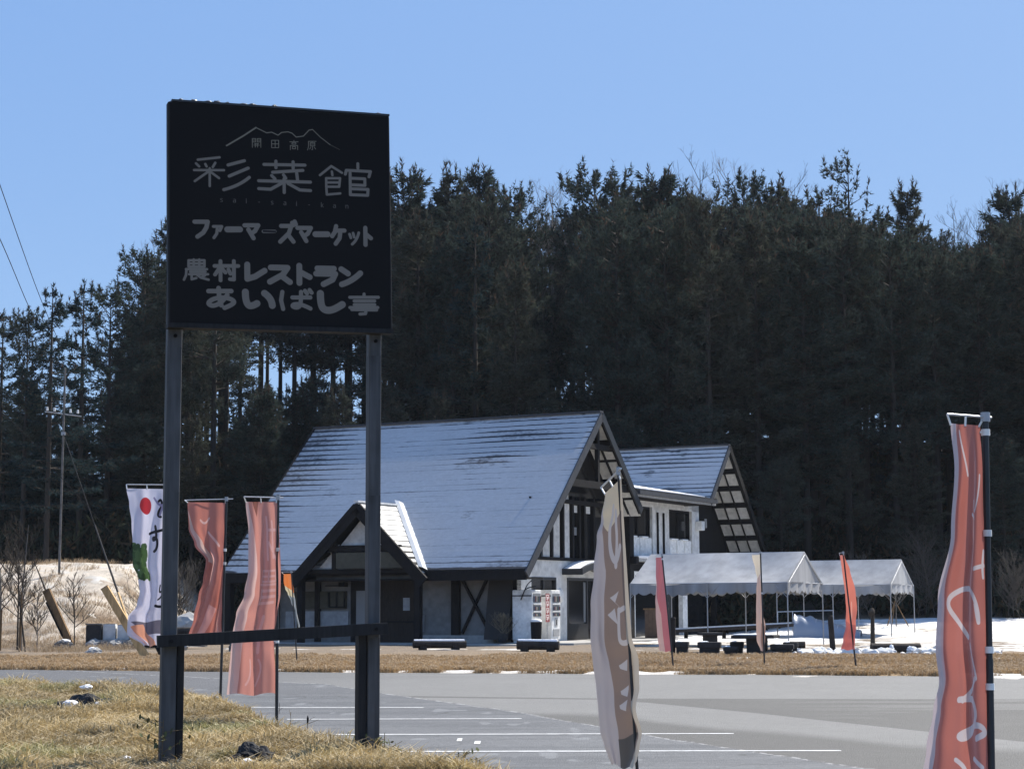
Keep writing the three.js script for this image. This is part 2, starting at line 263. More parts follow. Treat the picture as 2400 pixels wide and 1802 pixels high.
const straw = (x, d, R) => { const n = fbm(x * 0.8, d * 0.5, 3), g = fbm(x * 1.1 + 30, d * 0.9, 3), k = 0.75 + 0.5 * R(); const green = ss(0.5, 0.66, g) * 0.7; return mix3(mix3([0.48, 0.37, 0.18], [0.36, 0.275, 0.135], ss(0.4, 0.6, n)), [0.25, 0.25, 0.1], green).map((v) => v * k); };
for (let k = 0; k < 3; k++) scatter('dry_grass', tuft(14, [0.075, 0.11, 0.17][k], 0.08, 0.9, 60 + k), [52000, 42000, 15000][k], 70 + k, (R) => {
  const d = 13 + 14.5 * R() ** 1.35, x = -0.3 * d + (0.35 * d + 1) * R(), inside = moundEdge(x) - d; if (inside < -0.1 * R() || bareSpots.some(([a, b, r]) => Math.hypot(x - a, (d - b) * 0.5) < r * (0.8 + 0.4 * R()))) return;
  const clump = fbm(x * 1.6 + 3, d * 1.6, 3); if (R() > ss(0.2, 0.5, clump) + 0.2) return;
  return { x, d, y: ground(x, d), s: (0.7 + 0.6 * R()) * (0.55 + 0.45 * ss(0, 0.7, inside)), hs: lerp(0.6, 1.3, ss(0.35, 0.65, clump)), c: straw(x, d, R) };
}, 'dry straw coloured grass on the bank under the signboard');
scatter('verge_grass', tuft(16, 0.09, 0.12, 0.9, 91), 52000, 92, (R) => {
  const x = -15 + 30 * R(), f = 0.12 + 14 * R() ** 1.4, d = D_FAR(x) + f; if (snowDepth(x, d) > 0.004) return;
  if (d > 47 + fbm(x, 3, 3) * 8 || R() > ss(0.28, 0.5, fbm(x * 0.9 + 7, d * 0.9, 3)) + 0.15) return;
  const k = 0.7 + 0.5 * R(); return { x, d, y: ground(x, d), s: 0.7 + 0.7 * R(), c: mix3([0.41, 0.275, 0.132], [0.3, 0.21, 0.115], fbm(x * 0.5, d * 0.5, 3)).map((v) => v * k) };
}, 'short brown winter grass on the verge beyond the car park');
scatter('bank_grass', tuft(12, 0.22, 0.2, 0.9, 93), 5000, 94, (R) => {
  const x = -25 + 13 * R(), d = 56 + 26 * R(); if (snowDepth(x, d) > 0 || fbm(x * 0.6, d * 0.6, 3) < 0.42) return;
  const k = 0.7 + 0.5 * R(); return { x, d, y: ground(x, d), s: 0.7 + 0.7 * R(), c: [0.38 * k, 0.28 * k, 0.17 * k] };
}, 'dead grass on the earth bank at the left');

// ---------------------------------------------------------------- trees
const barkMat = mat(0.05, 0.043, 0.037, 0.95), paleBark = mat(0.085, 0.075, 0.065, 0.95), greyBark = mat(0.14, 0.13, 0.12, 0.95);
const needleMat = new THREE.MeshPhysicalMaterial({ color: RGB(1, 1, 1), vertexColors: true, roughness: 1, specularIntensity: 0.1, side: THREE.DoubleSide, transmission: 0.25, thickness: 0 });
function conifer({ h, bare, rad, shape, whorl, up0, up1, dense, tone, tuftLen, ball, seed }) {
  const R = rng(seed), P = [], C = [], wood = [rod(V(0, -1.5, 0), V(0, h * 0.55, 0), h * 0.0115, h * 0.008, 7), rod(V(0, h * 0.55, 0), V(0, h, 0), h * 0.008, 0.012, 6)];
  const tri = (p, d, s, L, w, c) => { P.push(p.x - s.x * w, p.y - s.y * w, p.z - s.z * w, p.x + s.x * w, p.y + s.y * w, p.z + s.z * w, p.x + d.x * L, p.y + d.y * L, p.z + d.z * L); C.push(...c, ...c, ...c); };
  const spray = (p, out, k, tone2 = tone) => {
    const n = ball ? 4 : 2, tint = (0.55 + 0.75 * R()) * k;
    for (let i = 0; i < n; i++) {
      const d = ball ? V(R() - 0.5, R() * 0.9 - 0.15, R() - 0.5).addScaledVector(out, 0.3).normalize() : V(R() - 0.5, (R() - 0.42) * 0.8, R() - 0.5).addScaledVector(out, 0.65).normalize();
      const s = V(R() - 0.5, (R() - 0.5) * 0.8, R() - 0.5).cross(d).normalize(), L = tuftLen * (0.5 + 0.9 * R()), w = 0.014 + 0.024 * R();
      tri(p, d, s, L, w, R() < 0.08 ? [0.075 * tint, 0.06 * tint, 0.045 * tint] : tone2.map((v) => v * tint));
    }
  };
  for (let y = bare * h; y < h - 0.15; y += whorl * (0.6 + 0.8 * R()) * lerp(1, 0.6, y / h)) {
    const t = (y / h - bare) / (1 - bare), n = 3 + Math.floor(R() * 4);
    for (let i = 0; i < n; i++) {
      const a = R() * 6.283, len = Math.max(0.2, rad * shape(t) * (0.45 + 0.75 * R())), el = lerp(up0, up1, t) + (R() - 0.5) * 0.35, o = V(Math.cos(a), 0, Math.sin(a)), side = V(-o.z, 0, o.x), curl = 0.15 + 0.35 * R();
      const at = (s) => V(o.x * len * s, y + len * (Math.tan(Math.min(1.25, el)) * s + curl * s * s * 0.55 - 0.12 * s), o.z * len * s);
      wood.push(rod(at(0), at(0.6), 0.014 + 0.01 * len, 0.01, 3), rod(at(0.6), at(1), 0.01, 0.005, 3));
      const m = Math.ceil(len * dense);
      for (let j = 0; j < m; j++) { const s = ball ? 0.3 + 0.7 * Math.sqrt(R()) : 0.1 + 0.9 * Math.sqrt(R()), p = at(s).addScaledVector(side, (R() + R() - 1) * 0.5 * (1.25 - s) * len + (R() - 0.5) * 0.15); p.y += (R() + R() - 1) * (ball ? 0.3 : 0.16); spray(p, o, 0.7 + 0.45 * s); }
      if (t > 0.45 && R() < 0.6) { const e = at(0.75 + 0.25 * R()), L = 0.2 + 0.45 * R(), q = V(e.x + o.x * 0.15 * R(), e.y + L, e.z + o.z * 0.15 * R()); wood.push(rod(e, q, 0.012, 0.006, 3)); for (let j = 0; j < 9; j++) spray(V().lerpVectors(e, q, R()), V(0, 0.9, 0), 1, j % 4 ? tone : [0.085, 0.06, 0.045]); }
    }
  }
  for (let j = 0; j < 16; j++) spray(V((R() - 0.5) * 0.1, h - 0.7 * R(), (R() - 0.5) * 0.1), V(0, 1, 0), 1);
  const g = new THREE.BufferGeometry(); g.setAttribute('position', new THREE.Float32BufferAttribute(P, 3)); g.setAttribute('color', new THREE.Float32BufferAttribute(C, 3)); g.setAttribute('uv', new THREE.Float32BufferAttribute(new Float32Array(P.length / 3 * 2), 2)); g.computeVertexNormals();
  return { trunk: join(wood), crown: g, h };
}
function bareTree(h, seed, spread = 0.3, thick = 0.012, n1 = 30, base = 0.3) {
  const R = rng(seed), trunk = [rod(V(0, -1, 0), V(0.02 * h, h * 0.5, 0), h * thick, h * thick * 0.6, 7), rod(V(0.02 * h, h * 0.5, 0), V(0, h, 0.01 * h), h * thick * 0.6, 0.01, 5)], twigs = [];
  for (let i = 0; i < n1; i++) {
    const t = base + (0.98 - base) * (i + R()) / n1, a = i * 2.4 + R(), L = h * spread * (1.1 - 0.75 * t) * (0.6 + 0.6 * R()), p = V(0.01 * h, h * t, 0), el = 0.5 + 0.5 * R(), q = V(Math.cos(a) * Math.cos(el), Math.sin(el), Math.sin(a) * Math.cos(el)).multiplyScalar(L).add(p);
    twigs.push(rod(p, q, 0.008 + L * 0.008, 0.006, 4));
    for (let k = 0; k < 6; k++) {
      const u = 0.25 + 0.75 * R(), s = V().lerpVectors(p, q, u), l2 = L * 0.42 * (0.4 + 0.8 * R()), e = V(R() - 0.5, 0.35 + 0.6 * R(), R() - 0.5).normalize().multiplyScalar(l2).addScaledVector(V().copy(q).sub(p).normalize(), l2 * 0.6).add(s);
      twigs.push(rod(s, e, 0.008, 0.004, 3));
      for (let m = 0; m < 2; m++) { const f = V().lerpVectors(s, e, 0.3 + 0.6 * R()), g = V(R() - 0.5, 0.2 + R() * 0.6, R() - 0.5).normalize().multiplyScalar(l2 * 0.5).add(f); twigs.push(rod(f, g, 0.005, 0.003, 3)); }
    }
  }
  return { trunk: join(trunk), crown: join(twigs), h };
}
const DG = [0.048, 0.065, 0.054], BG = [0.062, 0.07, 0.054], TG = [0.024, 0.043, 0.045], GG = [0.055, 0.069, 0.056];
const dome = (t) => Math.sqrt(Math.max(0, 1 - t ** 1.7)) * 0.9 + 0.1;
const kinds = {
  fir: [
    conifer({ h: 14, bare: 0.3, rad: 2.3, shape: (t) => dome(t) * (0.6 + 0.4 * ss(0, 0.25, t)), whorl: 0.34, up0: -0.05, up1: 0.55, dense: 54, tone: DG, tuftLen: 0.24, seed: 1 }),
    conifer({ h: 14, bare: 0.26, rad: 2.5, shape: (t) => (1 - t) ** 0.7 * 0.92 + 0.1, whorl: 0.36, up0: -0.1, up1: 0.5, dense: 54, tone: BG, tuftLen: 0.25, seed: 2 }),
    conifer({ h: 14, bare: 0.22, rad: 2.7, shape: (t) => (1 - t) ** 0.85 + 0.1, whorl: 0.68, up0: -0.05, up1: 0.35, dense: 44, tone: TG, tuftLen: 0.22, seed: 3 }),
  ],
  pine: [
    conifer({ h: 15, bare: 0.46, rad: 2.5, shape: (t) => dome(t) * (0.55 + 0.45 * ss(0, 0.25, t)), whorl: 0.42, up0: 0.1, up1: 0.6, dense: 24, tone: GG, tuftLen: 0.2, ball: true, seed: 4 }),
    conifer({ h: 15, bare: 0.52, rad: 2.4, shape: (t) => 1.05 - 0.75 * t, whorl: 0.42, up0: 0.05, up1: 0.55, dense: 24, tone: BG, tuftLen: 0.2, ball: true, seed: 5 }),
    conifer({ h: 15, bare: 0.4, rad: 2.7, shape: dome, whorl: 0.5, up0: 0.05, up1: 0.6, dense: 22, tone: DG, tuftLen: 0.21, ball: true, seed: 6 }),
  ],
  sparse: [conifer({ h: 15, bare: 0.42, rad: 3.3, shape: (t) => 1.0 - 0.8 * t, whorl: 0.75, up0: 0.1, up1: 0.5, dense: 9, tone: GG, tuftLen: 0.2, ball: true, seed: 7 })],
  bare: [bareTree(15, 8, 0.2, 0.008, 44, 0.3), bareTree(15, 9, 0.28, 0.007, 46, 0.35)],
};
const label0 = { fir: 'dense dark fir of the wood behind the market building', pine: 'tall pine with bare lower trunk in the wood behind the market building', bare: 'leafless tree of the wood behind the market building', sparse: 'thin branched pine of the wood' };
const protoTree = {};
function plant(kind, variant, x, d, top, label, group, seed) {
  const key = kind + variant, src = kinds[kind][variant], R = rng(seed * 131 + 7), g = ground(x, d), H = Math.max(2.5, top - g), s = H / src.h, w = s * (kind === 'bare' ? 1 : clamp(1.0 - 0.25 * (s - 1), 0.62, 1.35)) * (0.9 + 0.25 * R());
  const name = { fir: 'fir_tree', pine: 'pine_tree', bare: 'bare_tree', sparse: 'pine_tree' }[kind];
  if (!protoTree[key]) {
    const t = new THREE.Group(); tag(t, label, 'tree', group); t.name = numbered(name); scene.add(t); t.position.set(x, g, -d); t.rotation.y = R() * 6.28; t.scale.set(w, s, w);
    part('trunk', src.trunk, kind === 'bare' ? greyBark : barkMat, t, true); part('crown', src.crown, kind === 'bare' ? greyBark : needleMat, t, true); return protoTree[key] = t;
  }
  const o = copyOf(protoTree[key], name, label, [x, g, -d], R() * 6.28, [w, s, w], group); if (!group) delete o.userData.group; return o;
}
// trees whose tops stand out against the sky: kind, x, metres ahead, height of the top, label
const skyline = [
  ['fir', -20.6, 82, 15.8, 'layered dark fir, tallest of the pair against the sky at far left'], ['fir', -19.9, 85, 16.5, 'second layered fir just right of the far left pair'], ['pine', -19.3, 88, 16.3, 'small open pine between the left firs and the signboard'],
  ['pine', -22.2, 84, 14.5, 'pale thin pine left of the paired firs'], ['fir', -23.9, 86, 15.3, 'dark fir cut by the left edge of the view'], ['pine', -19.5, 97, 19.8, 'dense pine rising left of the signboard'], ['bare', -20.2, 104, 22.4, 'leafless tree whose twigs show left of the signboard'], ['fir', -18.7, 100, 22.2, 'tall fir just left of the signboard edge'],
  ['fir', -6.2, 104, 25.8, 'bushy fir just right of the signboard top'], ['fir', -3.6, 105, 26.1, 'second bushy fir right of the signboard on the skyline'], ['fir', -1.9, 107, 26.4, 'narrow topped fir, third right of the signboard on the skyline'], ['pine', 0.2, 108, 25.5, 'low open pine in the dip of the skyline above the roof'],
  ['bare', 2.7, 112, 27.1, 'leafless tree in the skyline dip above the market roof ridge'], ['bare', 1.7, 112, 26.4, 'shorter leafless tree in the skyline dip left of its neighbour'], ['pine', 4.9, 107, 26.4, 'wide topped pine right of the skyline dip'], ['fir', 6.4, 109, 26.6, 'dark fir above the right end of the market roof'], ['fir', 8.6, 108, 26.5, 'dark pointed fir above the gap between both roofs'],
  ['pine', 10.1, 110, 25.9, 'low pine above the annexe roof'], ['bare', 11.5, 112, 28.1, 'slender leafless tree, leftmost of the pair above the annexe'], ['bare', 13.5, 112, 27.9, 'broad leafless tree, right one of the pair above the annexe'], ['pine', 13.8, 108, 26.2, 'pine leaning out beside the broad leafless tree'], ['fir', 15.9, 108, 26.0, 'pointed fir left of the tallest pine'], ['bare', 17.6, 113, 27.4, 'thin leafless tree just left of the tallest pine'],
  ['sparse', 19.7, 106, 27.2, 'tallest pine on the skyline with sparse open branches'], ['sparse', 18.3, 108, 25.6, 'thin pine standing close left of the tallest pine'], ['fir', 23.8, 109, 26.0, 'narrow dark fir right of the tallest pine'], ['bare', 26.9, 110, 24.9, 'broad leafless crown in the right hand skyline dip'], ['bare', 28.4, 111, 24.5, 'small leafless crown right of the broad one'], ['fir', 29.6, 108, 25.4, 'fir at the right edge of the skyline'], ['bare', 31.3, 112, 26.6, 'leafless tree at the right edge of the skyline'],
];
skyline.forEach(([k, x, d, top, label], i) => plant(k, { fir: i < 5 ? 2 : i % 2, pine: i % 3, bare: i % 2, sparse: 0 }[k] ?? 0, x, d, top, label, null, i + 1));
{
  const R = rng(4242), env = [[-300, 760], [0, 800], [270, 800], [300, 700], [335, 560], [362, 480], [840, 440], [1060, 450], [1110, 490], [1210, 490], [1290, 450], [1450, 440], [1700, 455], [1860, 480], [2010, 520], [2100, 530], [2212, 490], [2600, 500]];
  const metresUp = (py, d) => 1.35 + (1310 - py) / 4000 * d;
  let n = 0;
  for (const [row, gap] of [[88, 3.2], [93, 2.2], [97, 2.15], [101, 2.1], [105, 2.1], [109.5, 2.2], [115, 2.3], [118, 0], [121, 2.5]]) {
    for (let x = gap ? -0.305 * row : -17.5; x < (gap ? 0.31 * row : 5.5); x += (gap || (x > -8 && x < 0 ? 4 : 1.3)) * (0.75 + 0.5 * R())) {
      const d = row + (R() - 0.5) * 3.4, px = 1106 + x / d * 4000, e = pick(env, px), windowed = (px > 490 && px < 850) || (px > 1120 && px < 1310) || (px > 905 && px < 955);
      let py, kind = R() < 0.45 ? 'fir' : 'pine';
      if (d < 90.5) py = 880 + 130 * R();
      else if (d < 110) { py = e - 24 + (112 - d) * 5.5 * R() + 45 * R(); if (R() < 0.16) py += 170; }
      else py = e - 24 + 60 * R();
      if (px < 290) { kind = 'fir'; if (d > 104) continue; py = Math.max(py, 815 + 90 * R()); }
      if (windowed) { if (d < 112) { py = 815 + 120 * R(); kind = 'fir'; } else kind = 'pine'; }
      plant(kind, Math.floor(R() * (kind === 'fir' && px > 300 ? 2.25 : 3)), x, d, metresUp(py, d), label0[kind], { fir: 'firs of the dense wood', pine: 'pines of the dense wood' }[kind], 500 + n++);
    }
  }
}
// undergrowth at the foot of the wood
{
  const R = rng(77), P = [], C = [];
  for (let i = 0; i < 420; i++) { const r = Math.sqrt(R()), a = R() * 6.28, p = V(Math.cos(a) * r, R() * 1.3 * (1 - r * 0.6), Math.sin(a) * r), d = V(R() - 0.5, R(), R() - 0.5).normalize(), s = V(R() - 0.5, R() - 0.5, R() - 0.5).cross(d).normalize(), L = 0.16 + 0.2 * R(), w = 0.04, k = 0.5 + R(); P.push(p.x - s.x * w, p.y - s.y * w, p.z - s.z * w, p.x + s.x * w, p.y + s.y * w, p.z + s.z * w, p.x + d.x * L, p.y + d.y * L, p.z + d.z * L); const c = R() < 0.3 ? [0.07 * k, 0.05 * k, 0.03 * k] : [0.03 * k, 0.038 * k, 0.025 * k]; C.push(...c, ...c, ...c); }
  const g = new THREE.BufferGeometry(); g.setAttribute('position', new THREE.Float32BufferAttribute(P, 3)); g.setAttribute('color', new THREE.Float32BufferAttribute(C, 3)); g.setAttribute('uv', new THREE.Float32BufferAttribute(new Float32Array(P.length / 3 * 2), 2)); g.computeVertexNormals();
  const list = []; for (let i = 0; i < 420; i++) { const d = 84 + 32 * R(), x = -0.31 * d + 0.62 * d * R(); if (d < 90 && x > 6 && x < 30 && R() < 0.5) continue; list.push([x, d, 0.8 + 1.4 * R()]); }
  const im = new THREE.InstancedMesh(g, needleMat, list.length); list.forEach(([x, d, s], i) => im.setMatrixAt(i, new THREE.Matrix4().compose(V(x, ground(x, d) - 0.1, -d), new THREE.Quaternion().setFromEuler(new THREE.Euler(0, i, 0)), V(s * 1.3, s, s * 1.3))));
  im.name = 'undergrowth'; im.userData = { label: 'dark low undergrowth at the foot of the wood', kind: 'stuff' }; im.castShadow = im.receiveShadow = true; scene.add(im);
}
// ---------------------------------------------------------------- the market building (r along its ridge, b towards its back, turned 28 degrees)
{
  const BLD = thing('market_building', 'dark timber and white plaster market building with steep snow covered roofs', 'building', [0.47, 0, -64], -28 * Math.PI / 180);
  const TAN = 0.9645, ANG = Math.atan(TAN), EAVE = 2.64, RIDGE_B = 6.17, RIDGE_Y = EAVE + RIDGE_B * TAN;
  const gable = (pts, r, t) => { const s = new THREE.Shape(); pts.forEach(([b, y], i) => i ? s.lineTo(b, y) : s.moveTo(b, y)); s.closePath(); const g = new THREE.ExtrudeGeometry(s, { depth: t, bevelEnabled: false }); g.rotateY(Math.PI / 2); return g.translate(r, 0, 0); };
  const front = (pts, b, t) => { const s = new THREE.Shape(); pts.forEach(([r, y], i) => i ? s.lineTo(r, y) : s.moveTo(r, y)); s.closePath(); const g = new THREE.ExtrudeGeometry(s, { depth: t, bevelEnabled: false }); return g.translate(0, 0, -b - t); };
  const L3 = (r, y, b) => V(r, y, -b);
  // snow and frost lie on the metal courses; the bare dark metal shows in streaks
  const roofSnow = (seed, n, bare) => dataTex(1024, 1024, (u, v) => {
    const k = Math.floor(v * n), f = v * n - k, st = fbm(u * 6 + k * 3.7 + seed, k * 1.31, 4), pt = fbm(u * 9 + seed * 3, v * 6, 4), fine = fbm(u * 110, v * 160 + seed, 3), br = bare(u, v);
    let cov = 1.15 + 0.5 * (st - 0.5) + 0.3 * (fine - 0.5) - br * (0.35 + 1.1 * (st - 0.3)) - 0.3 * ss(0.6, 0.8, pt);
    cov -= (0.62 + 0.9 * br) * ss(0.2 + 0.35 * (st - 0.4) + 0.35 * br, 0.0, f) * ss(0.25, 0.6, st + 0.3 * br + 0.2 * (fine - 0.5));
    cov = ss(0.42, 0.85, cov); const wob = 0.92 + 0.2 * (fine - 0.5) + 0.12 * (pt - 0.5);
    return mix3([0.022, 0.026, 0.034], [0.55 * wob, 0.55 * wob, 0.56 * wob], cov);
  }, true, false);
  const roofMain = new THREE.MeshStandardMaterial({ vertexColors: true, roughness: 0.75, map: roofSnow(1.5, 28, (u, v) => Math.max(ss(0.30, 0.02, u) * ss(0.35, 0.62, v) * 0.85, ss(0.2, 0.0, u) * 0.75, 0.85 * Math.exp(-(((u - 0.78) / 0.2) ** 2) - ((v - 0.87) / 0.07) ** 2), 0.6 * Math.exp(-(((u - 0.72) / 0.12) ** 2) - ((v - 0.72) / 0.05) ** 2), ss(0.955, 0.985, v) * 0.6, ss(0.1, 0.0, v) * 0.35, ss(0.94, 1, u) * ss(0.5, 0.9, v) * 0.5)), bumpMap: rep(fineTex, 14), bumpScale: 0.01 });
  const roofWing = new THREE.MeshStandardMaterial({ vertexColors: true, roughness: 0.75, map: roofSnow(6.5, 13, (u, v) => Math.max(0.6 * ss(0.5, 0.95, v), 0.7 * Math.exp(-(((u - 0.75) / 0.2) ** 2) - ((v - 0.72) / 0.2) ** 2), ss(0.5, 0.2, v) * 0.4)) });
  function courses(parent, m, r0, r1, b0, y0, tan, len, n, rEnd) {   // overlapping metal strips from the eave up; rEnd(k) may shorten a strip
    const ang = Math.atan(tan), st = len / n;
    for (let k = 0; k < n; k++) {
      const g = new THREE.BoxGeometry(1, 0.016, st + 0.04, 24, 1, 1), a = r0, b = rEnd ? rEnd(k) : r1, p = g.attributes.position, col = new Float32Array(p.count * 3);
      for (let i = 0; i < p.count; i++) { const x = lerp(a, b, p.getX(i) + 0.5); p.setX(i, x); const dip = 0.006 * (fbm(x * 1.2 + k * 5, k * 1.7, 2) - 0.5); p.setY(i, p.getY(i) + dip); }
      g.rotateX(0.05); g.translate(0, 0.02, -(k + 0.5) * st); g.computeVertexNormals();
      const N = g.attributes.normal, uv = g.attributes.uv;
      for (let i = 0; i < p.count; i++) { const lip = N.getZ(i) > 0.6; col.set(lip ? [0.16, 0.16, 0.18] : [1, 1, 1], i * 3); uv.setXY(i, (p.getX(i) - r0) / (r1 - r0), -p.getZ(i) / len); }
      g.setAttribute('color', new THREE.BufferAttribute(col, 3)); g.rotateX(ang); g.translate(0, y0, -b0);
      const c = new THREE.Mesh(g, m); c.name = 'roof_course'; c.castShadow = c.receiveShadow = true; parent.add(c);
    }
  }
  // main roof
  const slab = (r0, r1, bA, yA, bB, yB, t) => { const a = L3((r0 + r1) / 2, yA, bA), b = L3((r0 + r1) / 2, yB, bB); return beam(a, b, Math.abs(r1 - r0), t); };
  const roof = part('main_roof', [slab(-12.9, 0, 0.02, EAVE - 0.1, RIDGE_B, RIDGE_Y - 0.1, 0.16), slab(-12.9, 0, RIDGE_B, RIDGE_Y - 0.1, 9.75, RIDGE_Y - (9.75 - RIDGE_B) * TAN - 0.1, 0.16)], M.darkTimber, BLD);
  courses(roof, roofMain, -12.92, 0, 0, EAVE, TAN, RIDGE_B / Math.cos(ANG), 28);
  part('ridge_cap', [beam(L3(-12.95, RIDGE_Y + 0.035, RIDGE_B), L3(0.02, RIDGE_Y + 0.035, RIDGE_B), 0.3, 0.07)], M.barge, roof);
  part('rear_roof_sheet', [slab(-12.92, 0, RIDGE_B, RIDGE_Y + 0.02, 9.8, RIDGE_Y - (9.8 - RIDGE_B) * TAN + 0.02, 0.05)], M.darkMetal, roof);
  part('fascia', [boxRB(-12.9, -9.6, 2.26, 2.6, -0.06, 0.04), boxRB(-4.0, 0, 2.26, 2.6, -0.06, 0.04)], M.darkTimber, BLD);
  part('eave_soffit', [boxRB(-12.9, -0.05, 2.3, 2.36, 0.04, 1.35)], M.darkTimber, BLD);
  part('barge_board', [beam(L3(0.03, EAVE - 0.2, -0.04), L3(0.03, RIDGE_Y - 0.12, RIDGE_B), 0.06, 0.3)], M.barge, BLD);
  part('barge_board', [beam(L3(0.03, RIDGE_Y - 0.12, RIDGE_B), L3(0.03, RIDGE_Y - 3.55 * TAN - 0.14, RIDGE_B + 3.55), 0.06, 0.3)], M.darkMetal, BLD);
  part('barge_board', [beam(L3(-12.95, EAVE - 0.15, 0), L3(-12.95, RIDGE_Y - 0.1, RIDGE_B), 0.06, 0.3)], M.darkTimber, BLD);
  // white boards under the rear overhang, with dark rafters and purlins between them
  for (let k = 0; k < 5; k++) for (const [a, b] of [[-1.0, -0.53], [-0.49, -0.06]]) { const s0 = 0.15 + k * 0.72, s1 = s0 + 0.62; part('soffit_board', [slab(a, b, RIDGE_B + s0, RIDGE_Y - s0 * TAN - 0.215, RIDGE_B + s1, RIDGE_Y - s1 * TAN - 0.215, 0.02)], M.whiteBoard, BLD); }
  for (const r of [-0.51, -0.04]) part('rafter', [beam(L3(r, RIDGE_Y - 0.26, RIDGE_B), L3(r, RIDGE_Y - 3.5 * TAN - 0.26, RIDGE_B + 3.5), 0.06, 0.12)], M.darkTimber, BLD);
  for (const s of [0.82, 2.26]) part('purlin', [boxRB(-1.0, 0, RIDGE_Y - s * TAN - 0.4, RIDGE_Y - s * TAN - 0.24, RIDGE_B + s - 0.07, RIDGE_B + s + 0.07)], M.darkTimber, BLD);
  // gable end (wall plane at r = -1)
  const GR = -1.12;
  const gw = part('gable_wall', [gable([[1.2, 0], [2.3, 0], [2.3, 3.05], [1.2, 3.05]], GR, 0.12), gable([[2.3, 2.4], [11.1, 2.4], [11.1, 3.05], [2.3, 3.05]], GR, 0.12), gable([[2.3, 0], [4.25, 0], [4.25, 1.05], [2.3, 1.05]], GR, 0.12), gable([[4.25, 0], [5.15, 0], [5.15, 2.4], [4.25, 2.4]], GR, 0.12), gable([[7.55, 0], [11.1, 0], [11.1, 2.4], [7.55, 2.4]], GR, 0.12)], M.plaster, BLD);
  const w1 = part('window', [boxRB(-1.1, -1.06, 1.05, 2.4, 2.3, 4.25)], M.glass, BLD);
  part('window_frame', [boxRB(-1.06, -0.98, 2.3, 2.4, 2.3, 4.25), boxRB(-1.06, -0.98, 1.05, 1.13, 2.3, 4.25), boxRB(-1.06, -0.98, 1.13, 2.3, 2.3, 2.38), boxRB(-1.06, -0.98, 1.13, 2.3, 4.17, 4.25), boxRB(-1.06, -1.0, 1.13, 2.3, 3.24, 3.3)], M.darkMetal, w1);
  const dr = part('door', [boxRB(-1.1, -1.06, 0.02, 2.4, 5.15, 7.55)], M.glass, BLD);
  part('door_frame', [boxRB(-1.06, -0.98, 2.3, 2.4, 5.15, 7.55), boxRB(-1.06, -0.98, 0.02, 2.3, 5.15, 5.25), boxRB(-1.06, -0.98, 0.02, 2.3, 7.45, 7.55), boxRB(-1.06, -1.0, 0.02, 2.3, 6.85, 6.95), boxRB(-1.06, -1.0, 0.02, 0.7, 5.25, 6.85)], M.darkMetal, dr);
  part('curtain', [boxRB(-1.055, -1.04, 0.75, 2.25, 6.65, 6.83)], M.glassPale, dr);
  { // arched canopy over the side door
    const s = new THREE.Shape(); s.moveTo(4.75, 2.5); s.lineTo(4.75, 2.72); s.quadraticCurveTo(6.35, 3.22, 7.95, 2.72); s.lineTo(7.95, 2.5); s.quadraticCurveTo(6.35, 3.0, 4.75, 2.5);
    const g = new THREE.ExtrudeGeometry(s, { depth: 0.85, bevelEnabled: false, curveSegments: 16 }); g.rotateY(Math.PI / 2); g.translate(-1, 0, 0); const cn = part('door_canopy', g, M.darkMetal, BLD);
    const s2 = new THREE.Shape(); s2.moveTo(4.75, 2.725); s2.quadraticCurveTo(6.35, 3.225, 7.95, 2.725); s2.lineTo(7.7, 2.8); s2.quadraticCurveTo(6.35, 3.29, 5.0, 2.8); s2.closePath(); const g2 = new THREE.ExtrudeGeometry(s2, { depth: 0.7, bevelEnabled: false, curveSegments: 16 }); g2.rotateY(Math.PI / 2); g2.translate(-0.95, 0.004, 0); part('canopy_snow', g2, M.snow, cn);
  }
  const rake = (b) => EAVE + b * TAN - 0.3;
  part('gable_glazing', [gable([[2.9, 3.1], [2.9, rake(2.9)], [5.6, rake(5.6)], [8.0, 5.5], [9.7, 5.3], [9.7, 3.1]], -1.16, 0.06)], M.glass, BLD);
  part('gable_boarding', [gable([[2.6, 5.3], [9.75, 5.3], [9.7, rake(12.34 - 9.7)], [6.17, rake(6.17)], [2.8, rake(2.8)]], -1.25, 0.08)], M.darkTimber, BLD);
  for (const b of [3.9, 4.85, 5.66, 6.25, 6.68, 7.5, 9.75]) part('mullion', [boxRB(-1.1, -0.96, 3.12, Math.min(5.45, rake(b) - 0.05), b - 0.07, b + 0.07)], M.darkTimber, BLD);
  for (const [b0, b1] of [[3.26, 3.8], [4.13, 4.62], [5.02, 5.44]]) part('gable_panel', [gable([[b0, 3.12], [b0, rake(b0) - 0.1], [b1, Math.min(5.1, rake(b1) - 0.1)], [b1, 3.12]], -1.08, 0.06)], M.whiteBoard, BLD);
  part('gable_panel', [boxRB(-1.08, -1.02, 3.2, 5.35, 9.88, 10.3)], M.whiteBoard, BLD);
  for (const [b0, b1] of [[5.9, 6.2], [6.8, 7.3]]) part('transom_pane', [boxRB(-1.09, -1.05, 4.85, 5.12, b0, b1)], M.whiteBoard, BLD);
  part('inner_pane', [boxRB(-1.09, -1.06, 4.0, 4.3, 5.85, 6.15)], M.glassPale, BLD);
  part('transom', [boxRB(-1.1, -0.94, 5.15, 5.3, 2.9, 10.2)], M.darkTimber, BLD);
  part('sill_beam', [boxRB(-1.1, -0.94, 3.02, 3.14, 2.35, 11.0)], M.darkTimber, BLD);
  part('collar_beam', [boxRB(-0.28, -0.1, 5.72, 5.98, 3.5, 8.85)], M.darkTimber, BLD);
  part('collar_beam', [boxRB(-0.28, -0.1, 7.2, 7.4, 4.95, 7.4)], M.darkTimber, BLD);
  part('king_post', [boxRB(-0.26, -0.12, 5.98, 8.1, 6.09, 6.25)], M.darkTimber, BLD);
